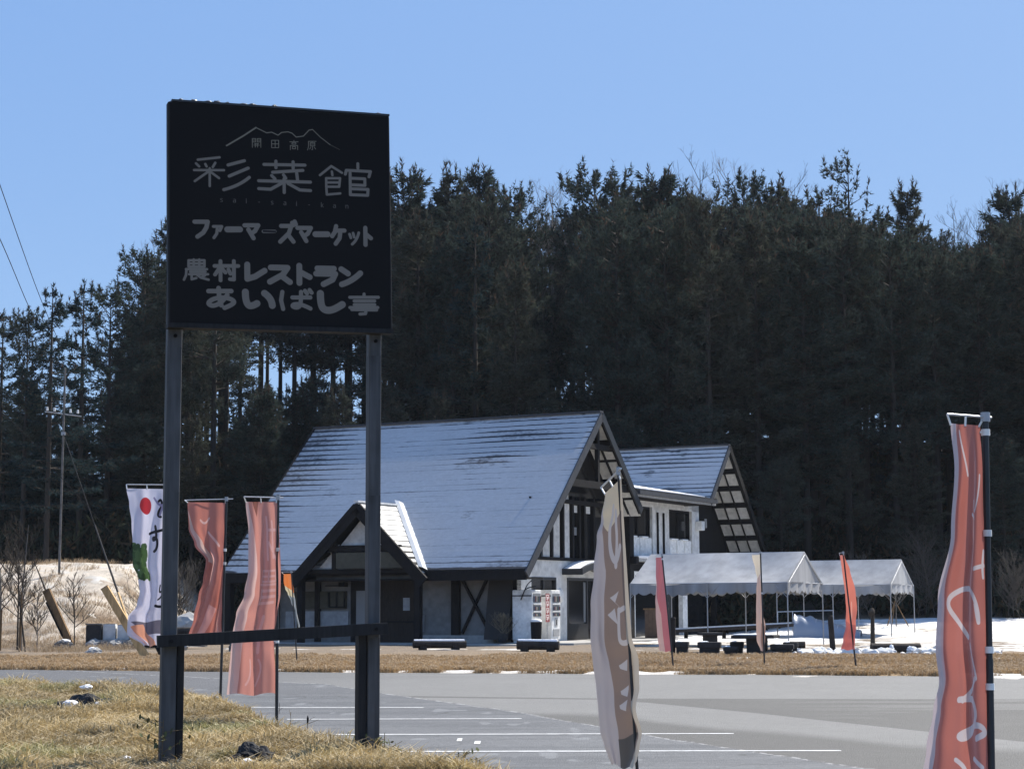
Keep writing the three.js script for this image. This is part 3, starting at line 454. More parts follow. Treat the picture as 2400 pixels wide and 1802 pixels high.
  part('corner_post', [boxRB(-1.1, -0.85, 0, 5.6, 10.5, 10.9)], M.darkTimber, BLD);
  part('wall_lamp', [boxRB(-0.85, -0.6, 3.0, 3.3, 10.55, 10.85, 0.04)], M.black, BLD);
  part('vent_cap', [new THREE.SphereGeometry(0.19, 14, 10).scale(0.6, 1.4, 1).translate(-0.98, 1.75, -4.55)], M.white, BLD);

  // long front wall under the eave (plane at b = 1.3)
  part('front_wall', [boxRB(-12.3, -1.0, 0, 2.36, 1.32, 1.5)], M.plasterShade, BLD);
  part('left_wall', [boxRB(-12.3, -12.15, 0, 2.4, 1.5, 9)], M.plasterShade, BLD);
  part('rear_wall', [boxRB(-12.3, -1.0, 0, 5.3, 9, 9.15)], M.plasterShade, BLD);
  for (const [r, w] of [[-12.75, 0.26], [-12.2, 0.3], [-11.3, 0.2], [-9.43, 0.2], [-5.15, 0.14], [-3.5, 0.32], [-1.12, 0.24]]) part('post', [boxRB(r - w / 2, r + w / 2, 0, 2.3, r < -12.5 ? 0.1 : 1.16, r < -12.5 ? 0.36 : 1.31)], M.darkTimber, BLD);
  part('cross_brace', [beam(L3(-3.25, 0.4, 1.25), L3(-2.25, 2.3, 1.25), 0.09, 0.09)], M.darkTimber, BLD);
  part('cross_brace', [beam(L3(-3.22, 2.3, 1.22), L3(-2.1, 0.4, 1.22), 0.09, 0.09)], M.darkTimber, BLD);
  part('tarpaulin', [gable([[0.75, 0.2], [1.3, 0.2], [1.3, 2.28], [1.15, 2.28]], -2.1, 0.95)], mat(0.045, 0.043, 0.042, 0.6), BLD);
  part('plinth', [boxRB(-4.95, -1.9, 0, 0.34, 1.1, 1.32)], M.concrete, BLD);
  const sh = part('noticeboard', [boxRB(-10.54, -8.19, 1.3, 1.94, 1.2, 1.32)], M.olive, BLD);
  part('notice_frame', [boxRB(-8.95, -8.86, 1.35, 1.9, 1.17, 1.2), boxRB(-8.6, -8.54, 1.35, 1.9, 1.17, 1.2), boxRB(-8.25, -8.19, 1.32, 1.92, 1.17, 1.2), boxRB(-8.9, -8.2, 1.33, 1.38, 1.17, 1.2)], M.black, sh);
  part('lower_panel', [boxRB(-10.9, -8.1, 0.3, 1.2, 1.26, 1.32)], M.greyPaint, BLD);
  part('shelf', [boxRB(-9.02, -8.4, 2.12, 2.16, 1.1, 1.32), boxRB(-8.4, -8.15, 2.1, 2.27, 1.05, 1.3)], M.black, BLD);
  const ed = part('entrance_door', [boxRB(-7.98, -7.2, 0.05, 2.3, 1.24, 1.3)], M.darkTimber, BLD);
  part('door_glass', [boxRB(-7.72, -7.28, 0.5, 1.95, 1.21, 1.24)], M.glassPale, ed);
  const ep = part('entrance_screen', [boxRB(-7.2, -5.2, 0.05, 2.32, 1.2, 1.3)], timber(0.03, 0.024, 0.02), BLD);
  part('notice', [boxRB(-5.68, -5.4, 1.22, 1.68, 1.18, 1.2)], M.greyPaint, ep);
  part('screen_rail', [boxRB(-7.2, -5.2, 0.78, 0.84, 1.17, 1.2), boxRB(-7.2, -7.12, 0.05, 2.32, 1.17, 1.2)], M.black, ep);
  part('meter_box', [boxRB(-5.0, -4.85, 0.45, 1.05, 1.2, 1.32)], M.greyPaint, BLD);
  part('floor_slab', [boxRB(-12.9, 0.3, -0.1, 0.07, -1.0, 1.4)], M.concrete, BLD);
  part('side_slab', [boxRB(-1.1, 1.6, -0.1, 0.1, 0.4, 9.5)], M.concrete, BLD);

  // entrance gable
  {
    const C = -6.72, TY = 5.1, HW = 2.62, EY = 2.55, dt = (TY - EY) / HW;
    const dorm = part('entrance_roof', [beam(L3(C, TY - 0.08, 1.1), L3(C - HW - 0.1, EY - 0.14, 1.1), 3.0, 0.12, V(0, 1, 0)), beam(L3(C, TY - 0.08, 1.1), L3(C + HW + 0.1, EY - 0.14, 1.1), 3.0, 0.12, V(0, 1, 0))], M.darkTimber, BLD);
    const cream = new THREE.MeshStandardMaterial({ color: RGB(0.62, 0.61, 0.57), roughness: 0.7, map: rep(grainTex, 0.6) });
    for (const side of [1, -1]) for (let k = 0; k < 13; k++) {
      const len = Math.hypot(HW, TY - EY), s0 = k / 13, s1 = (k + 1) / 13 + 0.012, bEnd = (s) => (TY - (TY - EY) * s - EAVE) / TAN + 0.1;
      const P = (s, b, up) => L3(C + side * (HW * s) + side * 0.68 * up, TY - (TY - EY) * s + 0.72 * up, b), a = -0.36, lo = 0.035, hi = 0.012;
      const q = [P(s0, a, hi), P(s0, Math.max(a + 0.1, bEnd(s0)), hi), P(s1, Math.max(a + 0.1, bEnd(s1)), lo), P(s1, a, lo), P(s1, a, -0.02), P(s1, Math.max(a + 0.1, bEnd(s1)), -0.02), P(s0, a, -0.02)], F = [[0, 1, 2], [0, 2, 3], [3, 2, 5], [3, 5, 4], [0, 3, 4], [0, 4, 6]], pos = [];
      for (const f of F) for (const i of side > 0 ? [f[0], f[2], f[1]] : f) pos.push(q[i].x, q[i].y, q[i].z);
      const g = new THREE.BufferGeometry(); g.setAttribute('position', new THREE.Float32BufferAttribute(pos, 3)); g.computeVertexNormals(); part('roof_course', g, cream, dorm);
    }
    const vs = [], n = 22; for (let i = 0; i <= n; i++) { const s = i / n, y = TY + 0.03 - (TY - EY) * s, b = (y - EAVE) / TAN, w = 0.17 + 0.03 * vnoise(i * 0.7, 3), r = C + HW * s; vs.push([L3(r - w, y + w * dt + 0.03, b - 0.03), L3(r + 0.02, y + 0.16, b - 0.05), L3(r + w * 0.9, y + w * 0.3 + 0.02, b + w * 0.28)]); }
    const vp = []; for (let i = 0; i < n; i++) for (const k of [0, 1]) { const a = vs[i][k], b = vs[i][k + 1], c = vs[i + 1][k], d = vs[i + 1][k + 1]; for (const p of [a, c, b, b, c, d]) vp.push(p.x, p.y, p.z); }
    const vg = new THREE.BufferGeometry(); vg.setAttribute('position', new THREE.Float32BufferAttribute(vp, 3)); vg.computeVertexNormals(); part('valley_snow', vg, mat(0.74, 0.73, 0.7, 0.9), dorm);
    part('ridge_cap', [boxRB(C - 0.1, C + 0.1, TY, TY + 0.07, -0.4, 2.4)], M.white, dorm);
    for (const s of [-1, 1]) part('entrance_barge', [beam(L3(C - s * 0.02, TY - 0.2, -0.33), L3(C + s * (HW + 0.18), EY - 0.34, -0.33), 0.1, 0.42)], M.darkTimber, BLD);
    part('tie_beam', [boxRB(C - 1.7, C + 1.7, 3.33, 3.56, -0.16, 0)], M.darkTimber, BLD);
    part('tie_beam', [boxRB(C - 2.3, C + 2.3, 2.56, 2.72, -0.1, 0.06)], M.darkTimber, BLD);
    part('entrance_post', [boxRB(C + 0.24, C + 0.44, 3.56, 4.62, -0.16, 0)], M.darkTimber, BLD);
    part('entrance_post', [boxRB(C - 1.2, C - 1.04, 2.72, 3.95, -0.14, 0.02)], M.darkTimber, BLD);
    for (const r of [C - 2.55, C + 2.45]) part('entrance_post', [boxRB(r - 0.11, r + 0.11, 0.05, 2.6, -0.2, 0.02)], M.darkTimber, BLD);
    part('entrance_board', [boxRB(C - 0.95, C + 1.9, 2.73, 3.3, -0.24, -0.17)], M.olive, BLD);
    part('entrance_pane', [front([[C - 0.92, 3.58], [C + 0.2, 3.58], [C + 0.2, 4.44], [C - 0.08, 4.46]], 0.03, 0.04)], M.whiteBoard, BLD);
    part('entrance_pane', [front([[C + 0.48, 3.58], [C + 0.92, 3.58], [C + 0.48, 4.1]], 0.03, 0.04)], M.whiteBoard, BLD);
    part('entrance_pane', [front([[C - 1.86, 2.76], [C - 1.2, 2.76], [C - 1.2, 3.42]], 0.03, 0.04)], M.whiteBoard, BLD);
    part('entrance_pane', [front([[C - 1.0, 3.35], [C - 1.0, 3.62], [C - 1.4, 3.3]], 0.04, 0.03)], M.whiteBoard, BLD);
    part('entrance_pane', [front([[C + 1.2, 3.36], [C + 1.62, 3.0], [C + 1.2, 3.0]], 0.03, 0.04)], M.whiteBoard, BLD);
    part('lintel_panel', [boxRB(C - 2.3, C + 2.3, 2.36, 2.56, 0.5, 0.56)], M.plasterShade, BLD);
  }

  // block behind the gable, facing right (plane at r = -1.2, b = 11 .. 18.6)
  const FR = -1.2;
  part('annexe_wall', [boxRB(FR - 0.15, FR, 3.2, 5.8, 13.56, 15.3), boxRB(FR - 0.15, FR, 5.4, 5.8, 10.9, 13.56), boxRB(FR - 0.15, FR, 5.4, 5.8, 15.3, 18.6), boxRB(FR - 0.15, FR, 3.2, 5.8, 17.8, 18.6)], M.plaster, BLD);
  for (const [b0, b1, n] of [[11.1, 13.52, 2], [15.34, 17.76, 3]]) {
    const w = part('annexe_window', [boxRB(FR - 0.22, FR - 0.18, 4.16, 5.4, b0, b1)], M.glass, BLD);
    part('window_frame', [boxRB(FR - 0.18, FR - 0.1, 5.3, 5.4, b0, b1), boxRB(FR - 0.18, FR - 0.1, 4.16, 4.24, b0, b1), boxRB(FR - 0.18, FR - 0.1, 4.24, 5.3, b0, b0 + 0.08), boxRB(FR - 0.18, FR - 0.1, 4.24, 5.3, b1 - 0.08, b1), boxRB(FR - 0.18, FR - 0.12, 4.24, 5.3, (b0 + b1) / 2 - 0.04, (b0 + b1) / 2 + 0.04)], M.black, w);
    for (let k = 0; k < n; k++) part('sill_panel', [boxRB(FR - 0.1, FR - 0.02, 3.2, 4.12, lerp(b0, b1, k / n) + 0.03, lerp(b0, b1, (k + 1) / n) - 0.03)], M.white, BLD);
    part('sill_snow', [boxRB(FR - 0.1, FR + 0.06, 4.12, 4.17, b0 + 0.1, b0 + 0.8), boxRB(FR - 0.1, FR + 0.06, 4.12, 4.17, b0 + 1.3, b0 + 1.9)], M.snow, BLD);
  }
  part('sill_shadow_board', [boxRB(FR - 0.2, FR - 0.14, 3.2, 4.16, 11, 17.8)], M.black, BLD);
  for (const b of [14.0, 14.62]) part('drain_pipe', [rod(L3(FR + 0.05, 3.3, b), L3(FR + 0.05, 5.2, b), 0.045)], M.black, BLD);
  part('vent_box', [boxRB(FR, FR + 0.3, 4.6, 5.0, 18.2, 18.55, 0.03)], M.white, BLD);
  part('balcony', [boxRB(FR, FR + 0.5, 3.12, 3.24, 10.95, 15.6)], M.concrete, BLD);
  part('balcony_snow', [boxRB(FR + 0.02, FR + 0.52, 3.244, 3.36, 10.95, 15.6, 0.03)], M.snow, BLD);
  part('annexe_beam', [boxRB(FR - 0.1, FR + 0.02, 2.58, 2.74, 11, 18.6)], M.white, BLD);
  part('annexe_transom', [boxRB(FR - 0.18, FR - 0.1, 2.74, 3.12, 11, 18.6)], M.black, BLD);
  part('annexe_glazing', [boxRB(FR - 0.4, FR - 0.34, 0.1, 2.58, 11, 24)], M.glass, BLD);
  for (const [b, w] of [[11.55, 0.18], [16.8, 0.5], [20.3, 0.22], [22.4, 0.22]]) part('annexe_post', [boxRB(FR - 0.15, FR + 0.05, 0.1, 2.58, b - w / 2, b + w / 2)], b < 17 ? M.white : M.darkTimber, BLD);
  part('annexe_floor', [boxRB(FR - 6, FR + 1.2, -0.05, 0.12, 11, 24)], M.concrete, BLD);
  const lt = part('lean_to_roof', [beam(L3(0.05, 5.84, 13.4), L3(-6, 6.9, 13.4), 8.4, 0.12)], M.darkMetal, BLD);
  part('roof_snow', [beam(L3(-0.05, 5.93, 12.9), L3(-6, 6.99, 12.9), 7.2, 0.05)], M.snow, lt);
  part('gutter', [boxRB(0.05, 0.17, 5.68, 5.84, 9.3, 17.4)], M.barge, lt);
  part('lean_to_fascia', [boxRB(-0.05, 0.05, 5.6, 5.78, 9.3, 17.5)], M.greyPaint, lt);
  part('lean_to_soffit', [boxRB(FR, -0.05, 5.62, 5.68, 10.9, 17.5)], M.darkTimber, lt);
  // annexe with its own ridge
  const WB = 19.3, WY = 8.33, WT = 1.08, WL = 2.4 / Math.cos(Math.atan(WT));
  const wr = part('annexe_roof', [slab(-12, 0, WB - 2.4, WY - 2.4 * WT - 0.1, WB, WY - 0.1, 0.14), slab(-12, 0, WB, WY - 0.1, WB + 4.7, WY - 4.7 * WT - 0.1, 0.14)], M.darkTimber, BLD);
  courses(wr, roofWing, -12, 0, WB - 2.4, WY - 2.4 * WT, WT, WL, 13);
  part('ridge_cap', [beam(L3(-12, WY + 0.03, WB), L3(0.02, WY + 0.03, WB), 0.26, 0.06)], M.barge, wr);
  part('barge_board', [beam(L3(0.03, WY - 2.4 * WT - 0.08, WB - 2.4), L3(0.03, WY - 0.1, WB), 0.06, 0.26)], M.barge, BLD);
  part('barge_board', [beam(L3(0.03, WY - 0.1, WB), L3(0.03, WY - 4.7 * WT - 0.1, WB + 4.7), 0.06, 0.26)], M.darkTimber, BLD);
  for (let k = 0; k < 7; k++) for (let j = 0; j < 3; j++) { const s0 = 0.2 + k * 0.66, s1 = s0 + 0.5, a = -1.62 + j * 0.53; part('soffit_board', [slab(a, a + 0.46, WB + s0, WY - s0 * WT - 0.205, WB + s1, WY - s1 * WT - 0.205, 0.02)], M.whiteBoard, BLD); }
  for (let k = 1; k < 7; k++) { const s = 0.12 + k * 0.66; part('purlin', [boxRB(-1.65, 0, WY - s * WT - 0.36, WY - s * WT - 0.22, WB + s - 0.06, WB + s + 0.06)], M.darkTimber, BLD); }
  for (const r of [-1.12, -0.58, -0.05]) part('rafter', [beam(L3(r, WY - 0.25, WB), L3(r, WY - 4.7 * WT - 0.25, WB + 4.7), 0.05, 0.1)], M.darkTimber, BLD);
  part('annexe_gable', [gable([[17.0, 2.6], [17.0, 5.3], [WB, WY - 0.4], [23.6, WY - 4.3 * WT - 0.4], [23.6, 2.6]], -1.8, 0.12)], M.darkTimber, BLD);
  for (const [b, y0, y1] of [[19.3, 4.3, 5.2], [20.4, 4.8, 5.2], [18.8, 3.3, 5.3]]) part('gable_strip', [boxRB(-1.68, -1.62, y0, y1, b, b + 0.16)], M.greyPaint, BLD);
  part('annexe_rear_wall', [boxRB(-12, -1.7, 0, 3.3, 23.4, 23.6)], M.plasterShade, BLD);
  // broken cables hanging at the corner of the eave
  part('loose_cable', [new THREE.TubeGeometry(new THREE.CatmullRomCurve3([L3(-0.1, 2.25, 0.6), L3(-0.3, 2.1, 0.65), L3(-0.6, 1.55, 0.7), L3(-0.4, 1.95, 0.75), L3(-0.05, 2.05, 0.8)]), 24, 0.018, 5)], M.black, BLD);

  // two drinks machines at the corner
  const can = [0.2, 0.1, 0.09];
  const toWorld = (r, b, y = 0) => { const v = V(r, y, -b).applyAxisAngle(V(0, 1, 0), -28 * Math.PI / 180); return [v.x + 0.47, v.y, v.z - 64]; };
  function machine(label, pos, mirror) {   // front faces +x
    const t = thing('vending_machine', label, 'vending machine', pos, -28 * Math.PI / 180, 'drinks machines at the corner of the building');
    part('cabinet', [new RoundedBoxGeometry(0.78, 1.74, 0.7, 2, 0.025).translate(0, 0.95, 0), box(-0.36, 0.33, 0, 0.09, -0.32, 0.32)], M.white, t);
    for (const [y0, y1] of [[1.38, 1.7], [1.1, 1.3], [0.9, 1.04]]) { const w = part('display_window', [box(0.392, 0.4, y0, y1, -0.29, 0.27)], M.glassPale, t); for (let k = 0; k < 6; k++) part('drink_can', [new THREE.CylinderGeometry(0.032, 0.032, (y1 - y0) * 0.6, 10).translate(0.41, y0 + (y1 - y0) * 0.4, -0.24 + k * 0.095)], [mat(...can), mat(0.12, 0.14, 0.18), mat(0.12, 0.15, 0.12), mat(0.5, 0.45, 0.4)][k % 4], w); }
    for (const y of [1.33, 1.07]) part('button_ledge', [box(0.39, 0.43, y - 0.02, y + 0.02, -0.3, 0.3)], M.white, t);
    part('coin_panel', [box(0.39, 0.405, 0.55, 0.84, -0.1, 0.1)], M.greyPaint, t); part('coin_slot', [box(0.405, 0.41, 0.6, 0.78, -0.06, 0.0)], M.black, t);
    part('delivery_flap', [box(0.39, 0.41, 0.2, 0.45, -0.24, 0.24)], mirror ? M.greyPaint : M.black, t); part('top_band', [box(-0.391, 0.37, 1.6, 1.64, 0.352, 0.36)], M.black, t);
    return t;
  }
  machine('white drinks machine at the corner post, nearer the long front wall', toWorld(-0.55, 1.07, 0.1), false);
  machine('white drinks machine with pale delivery flap below the small window', toWorld(-0.55, 2.56, 0.1), true);
  { const t = thing('banner_strip', 'narrow red and white banner between the two drinks machines', 'banner', toWorld(-0.08, 1.75, 0.1), -28 * Math.PI / 180);
    const c = document.createElement('canvas'); c.width = 64; c.height = 256; const x = c.getContext('2d'); x.fillStyle = '#8c4a4c'; x.fillRect(0, 0, 64, 256); x.strokeStyle = '#e8dcd6'; x.lineWidth = 7; for (let k = 0; k < 4; k++) { x.strokeRect(14, 14 + k * 60, 34, 20); x.beginPath(); x.moveTo(12, 48 + k * 60); x.lineTo(52, 44 + k * 60); x.moveTo(32, 36 + k * 60); x.lineTo(26, 62 + k * 60); x.stroke(); }
    const tx = new THREE.CanvasTexture(c); tx.colorSpace = THREE.SRGBColorSpace;
    const f = new THREE.BoxGeometry(0.01, 1.0, 0.3).translate(0, 1.2, 0); part('cloth', f, new THREE.MeshStandardMaterial({ map: tx, roughness: 0.9 }), t, true); part('stand', [rod(V(-0.02, 0, 0.0), V(-0.02, 1.72, 0), 0.012), box(-0.15, 0.12, 0, 0.05, -0.15, 0.15)], M.greyPaint, t); }
  { const t = thing('waste_bin', 'dark bin standing against the nearer drinks machine', 'bin', toWorld(0.05, 0.62, 0.1), -28 * Math.PI / 180); part('bin_body', [new THREE.CylinderGeometry(0.2, 0.17, 0.72, 16).translate(0, 0.36, 0)], M.black, t); part('bin_lid', [new THREE.SphereGeometry(0.2, 16, 8, 0, 6.283, 0, 1.57).scale(1, 0.6, 1).translate(0, 0.72, 0)], M.white, t); }
  { const t = thing('plant_pot', 'dry shrub in a pot left of the drinks machines', 'plant', toWorld(-1.15, 0.4, 0.1), 0); part('pot', [new THREE.CylinderGeometry(0.2, 0.15, 0.32, 14).translate(0, 0.16, 0)], M.darkStone, t); const b = bareTree(0.75, 33, 0.7, 0.02, 26, 0.1); part('stems', [b.trunk, b.crown.translate(0, 0.15, 0)], mat(0.2, 0.17, 0.12), t); }
  // rocks with snow by the side door
  [[0.15, 6.0, 0.95, 0.62, 'mossy rock with snow on top, left of the pair by the side door'], [0.2, 7.1, 1.0, 0.7, 'dark rock capped with snow, right of the pair by the side door']].forEach(([r, b, w, h, label], i) => { const t = thing('snowy_rock', label, 'rock', toWorld(r, b, 0.1)); part('stone', [rock(w * 1.1, h * 1.3, 0.9, 5 + i).translate(0, h * 0.45, 0)], i ? M.darkStone : worn(0.13, 0.14, 0.1, 0.95, 1, 0.03), t); part('snow_cap', [rock(w * 0.6, 0.22, 0.55, 9 + i).translate(0.08, h * 0.98, 0.05), rock(0.3, 0.16, 0.3, 3 + i).translate(-w * 0.28, h * 0.85, 0.15)], M.snow, t); });
  { const t = thing('wooden_planter', 'tall brown wooden planter beside the corner post', 'planter', toWorld(0.2, 10.6, 0.1), -28 * Math.PI / 180); for (let k = 0; k < 4; k++) part('plank', [box(-0.33 + k * 0.165, -0.175 + k * 0.165, 0, 1.1, 0.3, 0.34)], M.brownPaint, t); part('box_body', [box(-0.33, 0.33, 0, 1.1, -0.3, 0.297)], M.brownPaint, t); part('rim', [box(-0.38, 0.38, 1.1, 1.16, -0.35, 0.38)], M.oldWood, t); }
  { const t = thing('boardwalk_ramp', 'long low ramp with snow on its boards behind the open tent', 'ramp', toWorld(1.0, 11.5, 0.1), -28 * Math.PI / 180); part('deck', [beam(V(-0.5, 0.25, 0), V(4.4, 0.5, -0.8), 1.5, 0.12)], M.darkWood, t); part('snow_layer', [beam(V(-0.4, 0.345, 0), V(4.3, 0.58, -0.79), 1.3, 0.06)], M.snow, t); for (const x of [0, 1.5, 3, 4.3]) part('support', [box(x - 0.06, x + 0.06, -0.1, 0.25 + x * 0.05, -0.2 - x * 0.18 - 0.06, -0.2 - x * 0.18 + 0.06)], M.darkWood, t); part('handrail', [rod(V(3.4, 1.0, -1.4), V(5.6, 1.05, -1.6), 0.018), rod(V(3.4, 0.2, -1.4), V(3.4, 1.0, -1.4), 0.018), rod(V(4.0, 0.2, -1.45), V(4.0, 1.0, -1.45), 0.018), rod(V(5.6, 0.2, -1.6), V(5.6, 1.05, -1.6), 0.018)], M.paleSteel, t); }
}

// ---------------------------------------------------------------- the signboard on two posts
function strokes(ctx, text, map, w) {   // "x,y x,y|x,y x,y" on a 100 x 100 cell, map() gives canvas points
  ctx.lineWidth = w; ctx.lineCap = 'round'; ctx.lineJoin = 'round';
  for (const line of text.split('|')) {
    const smooth = line[0] === '~', q = line.replace('~', '').split(' ').map((p) => map(...p.split(',').map(Number))), n = q.length; ctx.beginPath(); ctx.moveTo(...q[0]);   // ~ marks a curved stroke
    for (let i = 1; i < n; i++) smooth && i < n - 1 ? ctx.quadraticCurveTo(...q[i], ...(i === n - 2 ? q[n - 1] : [(q[i][0] + q[i + 1][0]) / 2, (q[i][1] + q[i + 1][1]) / 2])) : smooth && n > 2 ? 0 : ctx.lineTo(...q[i]);
    ctx.stroke();
  }
}
{
  const W = 1400, H = 1400, c = document.createElement('canvas'); c.width = W; c.height = H; const x = c.getContext('2d');
  x.fillStyle = '#1f1f20'; x.fillRect(0, 0, W, H);
  const R = rng(5); for (let k = 0; k < 900; k++) { x.fillStyle = `rgba(${R() < 0.5 ? '60,60,64' : '8,8,10'},${0.05 + 0.1 * R()})`; x.fillRect(R() * W, R() * H, 2 + R() * 50, 1 + R() * 2); }
  const T = (a, b) => { const u = (a - 33) / 1540, top = 30 + 105 * u, bot = 1600 + 45 * u; return [u * W, (b - top) / (bot - top) * H]; };
  const cell = (x0, x1, y0, y1) => (a, b) => T(lerp(x0, x1, a / 100), lerp(y0, y1, b / 100));
  const ink = '#79756f', thin = '#807c70';
  x.strokeStyle = thin;
  strokes(x, '420,338 540,265 625,207', T, 10); strokes(x, '625,207 700,245 735,240 780,262 805,242 850,237 880,248 908,275 960,268 1000,225 1025,220', T, 6); strokes(x, '1025,220 1080,275 1150,330', T, 5); strokes(x, '1150,330 1220,366', T, 2);
  for (const [s, x0, x1, y0, y1] of [['6,4 6,98|6,4 42,4 42,40 6,40|6,22 42,22|58,4 94,4 94,98|58,4 58,40 94,40|58,22 94,22|28,56 72,56|22,74 78,74|40,56 36,96|60,56 60,96', 595, 662, 284, 352], ['10,8 90,8 90,94 10,94 10,8|50,8 50,94|10,50 90,50', 728, 790, 294, 356], ['50,0 50,12|6,14 94,14|30,24 70,24 70,40 30,40 30,24|12,98 12,54 88,54 88,98|34,66 66,66 66,88 34,88 34,66', 858, 926, 300, 368], ['14,6 94,6|14,6 14,60 4,98|54,8 50,18|32,20 80,20 80,54 32,54 32,20|32,36 80,36|56,56 56,94 46,92|38,66 26,88|74,66 88,88', 986, 1054, 302, 370]]) strokes(x, s, cell(x0, x1, y0, y1), 4.5);
  x.strokeStyle = ink;
  const row = (items, w) => { for (const [s, x0, x1, y0, y1, ww] of items) strokes(x, s, cell(x0, x1, y0, y1), (ww ?? w) * 1.22); };
  row([['84,4 14,12|8,24 18,34|38,26 42,34|70,22 62,36|2,46 98,46|52,40 52,98|46,52 4,82|58,54 82,72', 192, 405, 414, 634, 13], ['80,4 20,18|94,28 24,54|~98,58 60,86 4,98', 392, 580, 438, 660, 17],
    ['12,12 88,14|34,2 34,22|66,4 66,24|84,30 28,36|26,46 32,56|48,44 52,54|72,32 74,60|2,62 98,66|49,56 49,98|44,70 24,88 2,86|56,70 78,90 98,92', 634, 1014, 445, 680, 17],
    ['52,4 4,34|52,4 96,26|54,22 56,34|30,44 88,44 84,72 30,72 32,98 88,94|30,58 84,58|30,44 30,72', 1068, 1240, 476, 694, 13], ['50,2 50,16|2,34 6,22 98,26 92,42|20,46 76,48 76,68 20,66|20,30 20,96|20,78 88,80 86,98 20,96', 1254, 1444, 462, 700, 16]], 15);
  x.fillStyle = '#6d6b66'; x.font = '44px sans-serif'; [...'sai-sai-kan'].forEach((ch, i) => { const [a, b] = T(372 + i * 88, 728 + i * 4.6); x.fillText(ch, a, b + 14); });
  row([['8,12 90,12 82,44 62,72 26,94', 190, 298, 870, 1000], ['18,18 88,18 72,46|50,34 46,66 22,94', 312, 394, 900, 1006, 16], ['10,50 90,50', 412, 520, 905, 975, 32], ['6,16 92,16 72,48 46,62|30,40 62,88', 535, 645, 890, 1018],
    ['14,16 72,16 58,52 8,94|54,60 84,94|78,0 84,12|92,-6 98,8', 780, 902, 892, 1036], ['6,16 92,16 72,48 46,62|30,40 62,88', 905, 1015, 908, 1038], ['10,50 90,50', 1028, 1135, 938, 1010, 32], ['36,6 28,34 8,56|30,28 94,28|66,30 60,66 32,94', 1150, 1252, 908, 1050], ['14,36 24,58|42,30 50,54|~86,28 74,70 34,96', 1270, 1362, 930, 1050, 15], ['36,6 36,94|40,38 88,60', 1370, 1446, 920, 1058]], 23);
  strokes(x, '0,50 100,50', cell(672, 752, 950, 958), 22); x.fillStyle = '#2b2b2e'; { const [a, b] = T(668, 944); x.fillRect(a, b, 84, 14); }
  row([['20,6 82,6 82,36 20,36 20,6|40,2 40,36|62,2 62,36|20,21 82,21|10,48 92,48|12,48 10,76 2,98|26,60 86,60|22,72 96,72|32,72 32,96 50,90|52,74 68,88 98,98|84,78 68,88', 122, 296, 1152, 1302, 13], ['2,28 48,28|26,4 26,98|24,34 4,70|28,36 46,60|52,28 98,28|80,4 80,94 64,92|58,46 66,66', 330, 500, 1160, 1306, 20],
    ['18,8 18,86 52,74 94,42', 530, 688, 1180, 1310], ['10,14 82,16 62,52 6,90|54,58 92,92', 706, 868, 1192, 1326], ['28,6 28,94|32,38 92,64', 890, 1004, 1190, 1330], ['14,10 86,12|8,38 92,40 80,70 40,94', 1028, 1190, 1204, 1338], ['8,10 38,34|~10,92 58,74 94,32', 1208, 1366, 1210, 1342]], 31);
  row([['14,18 82,18|44,4 46,50 52,84|~70,36 56,68 28,90 10,76 26,54 60,46 88,58 92,78 62,96', 260, 488, 1352, 1504, 24], ['~10,14 10,60 26,90 46,70|~70,20 92,44 94,80', 522, 744, 1366, 1510, 36], ['10,8 6,50 12,94|40,36 94,36|~66,8 66,70 56,90 38,82 44,68 68,70 94,92|78,2 84,16|92,-2 98,12', 778, 1012, 1374, 1514, 22], ['~14,6 14,64 30,92 62,90 94,62', 1042, 1236, 1388, 1528, 38], ['50,0 50,12|4,16 96,16|18,34 84,34|18,52 84,52|4,66 94,66|10,76 90,78|56,80 54,96 36,98', 1270, 1494, 1400, 1545, 17]], 30);
  const tex = new THREE.CanvasTexture(c); tex.colorSpace = THREE.SRGBColorSpace; tex.anisotropy = 8;
  const S = thing('signboard', 'large black signboard with grey lettering on two tall posts', 'sign', [-1.822, 0, -14.3], 0.345);
  const bd = new THREE.Group(); bd.position.set(0, 4.38, 0.03); bd.rotation.z = 0.019; S.add(bd); bd.name = 'board_assembly';
  S.remove(bd);
  const tilt = (g) => g.rotateZ(0.019).translate(0, 4.38, 0.03);
  const b0 = part('board', [tilt(new RoundedBoxGeometry(1.775, 1.74, 0.09, 2, 0.012))], M.signTimber, S);
  part('sign_face', tilt(new THREE.PlaneGeometry(1.745, 1.71).translate(0, 0, 0.0475)), new THREE.MeshPhysicalMaterial({ map: tex, roughness: 0.9, specularIntensity: 0.25 }), b0, true);
  part('bottom_trim', [tilt(box(-0.89, 0.89, -0.895, -0.86, -0.055, 0.06))], M.signTimber, b0); part('top_cap', [tilt(box(-0.86, 0.885, 0.868, 0.885, -0.055, 0.055))], M.darkMetal, b0);
  for (let k = 0; k < 9; k++) part('cap_bump', [tilt(rock(0.05 + 0.05 * R(), 0.03 + 0.02 * R(), 0.06, 20 + k, 2).translate([-0.78, -0.68, -0.57, -0.5, -0.42, -0.3, -0.22, -0.04, 0.81][k], 0.885, 0))], M.darkMetal, b0);
  const postMat = timber(0.07, 0.074, 0.08, 0.6, 0.9);
  part('post', [box(-0.856, -0.744, -0.2, 5.16, -0.135, -0.022, 0.014)], postMat, S); part('post', [box(0.742, 0.842, -0.2, 5.16, -0.135, -0.022, 0.014)], postMat, S);
  part('stake', [box(-0.738, -0.685, -0.2, 1.12, -0.15, -0.04, 0.004)], M.signTimber, S); part('stake', [box(0.672, 0.736, -0.2, 1.17, -0.15, -0.04, 0.004)], M.signTimber, S);
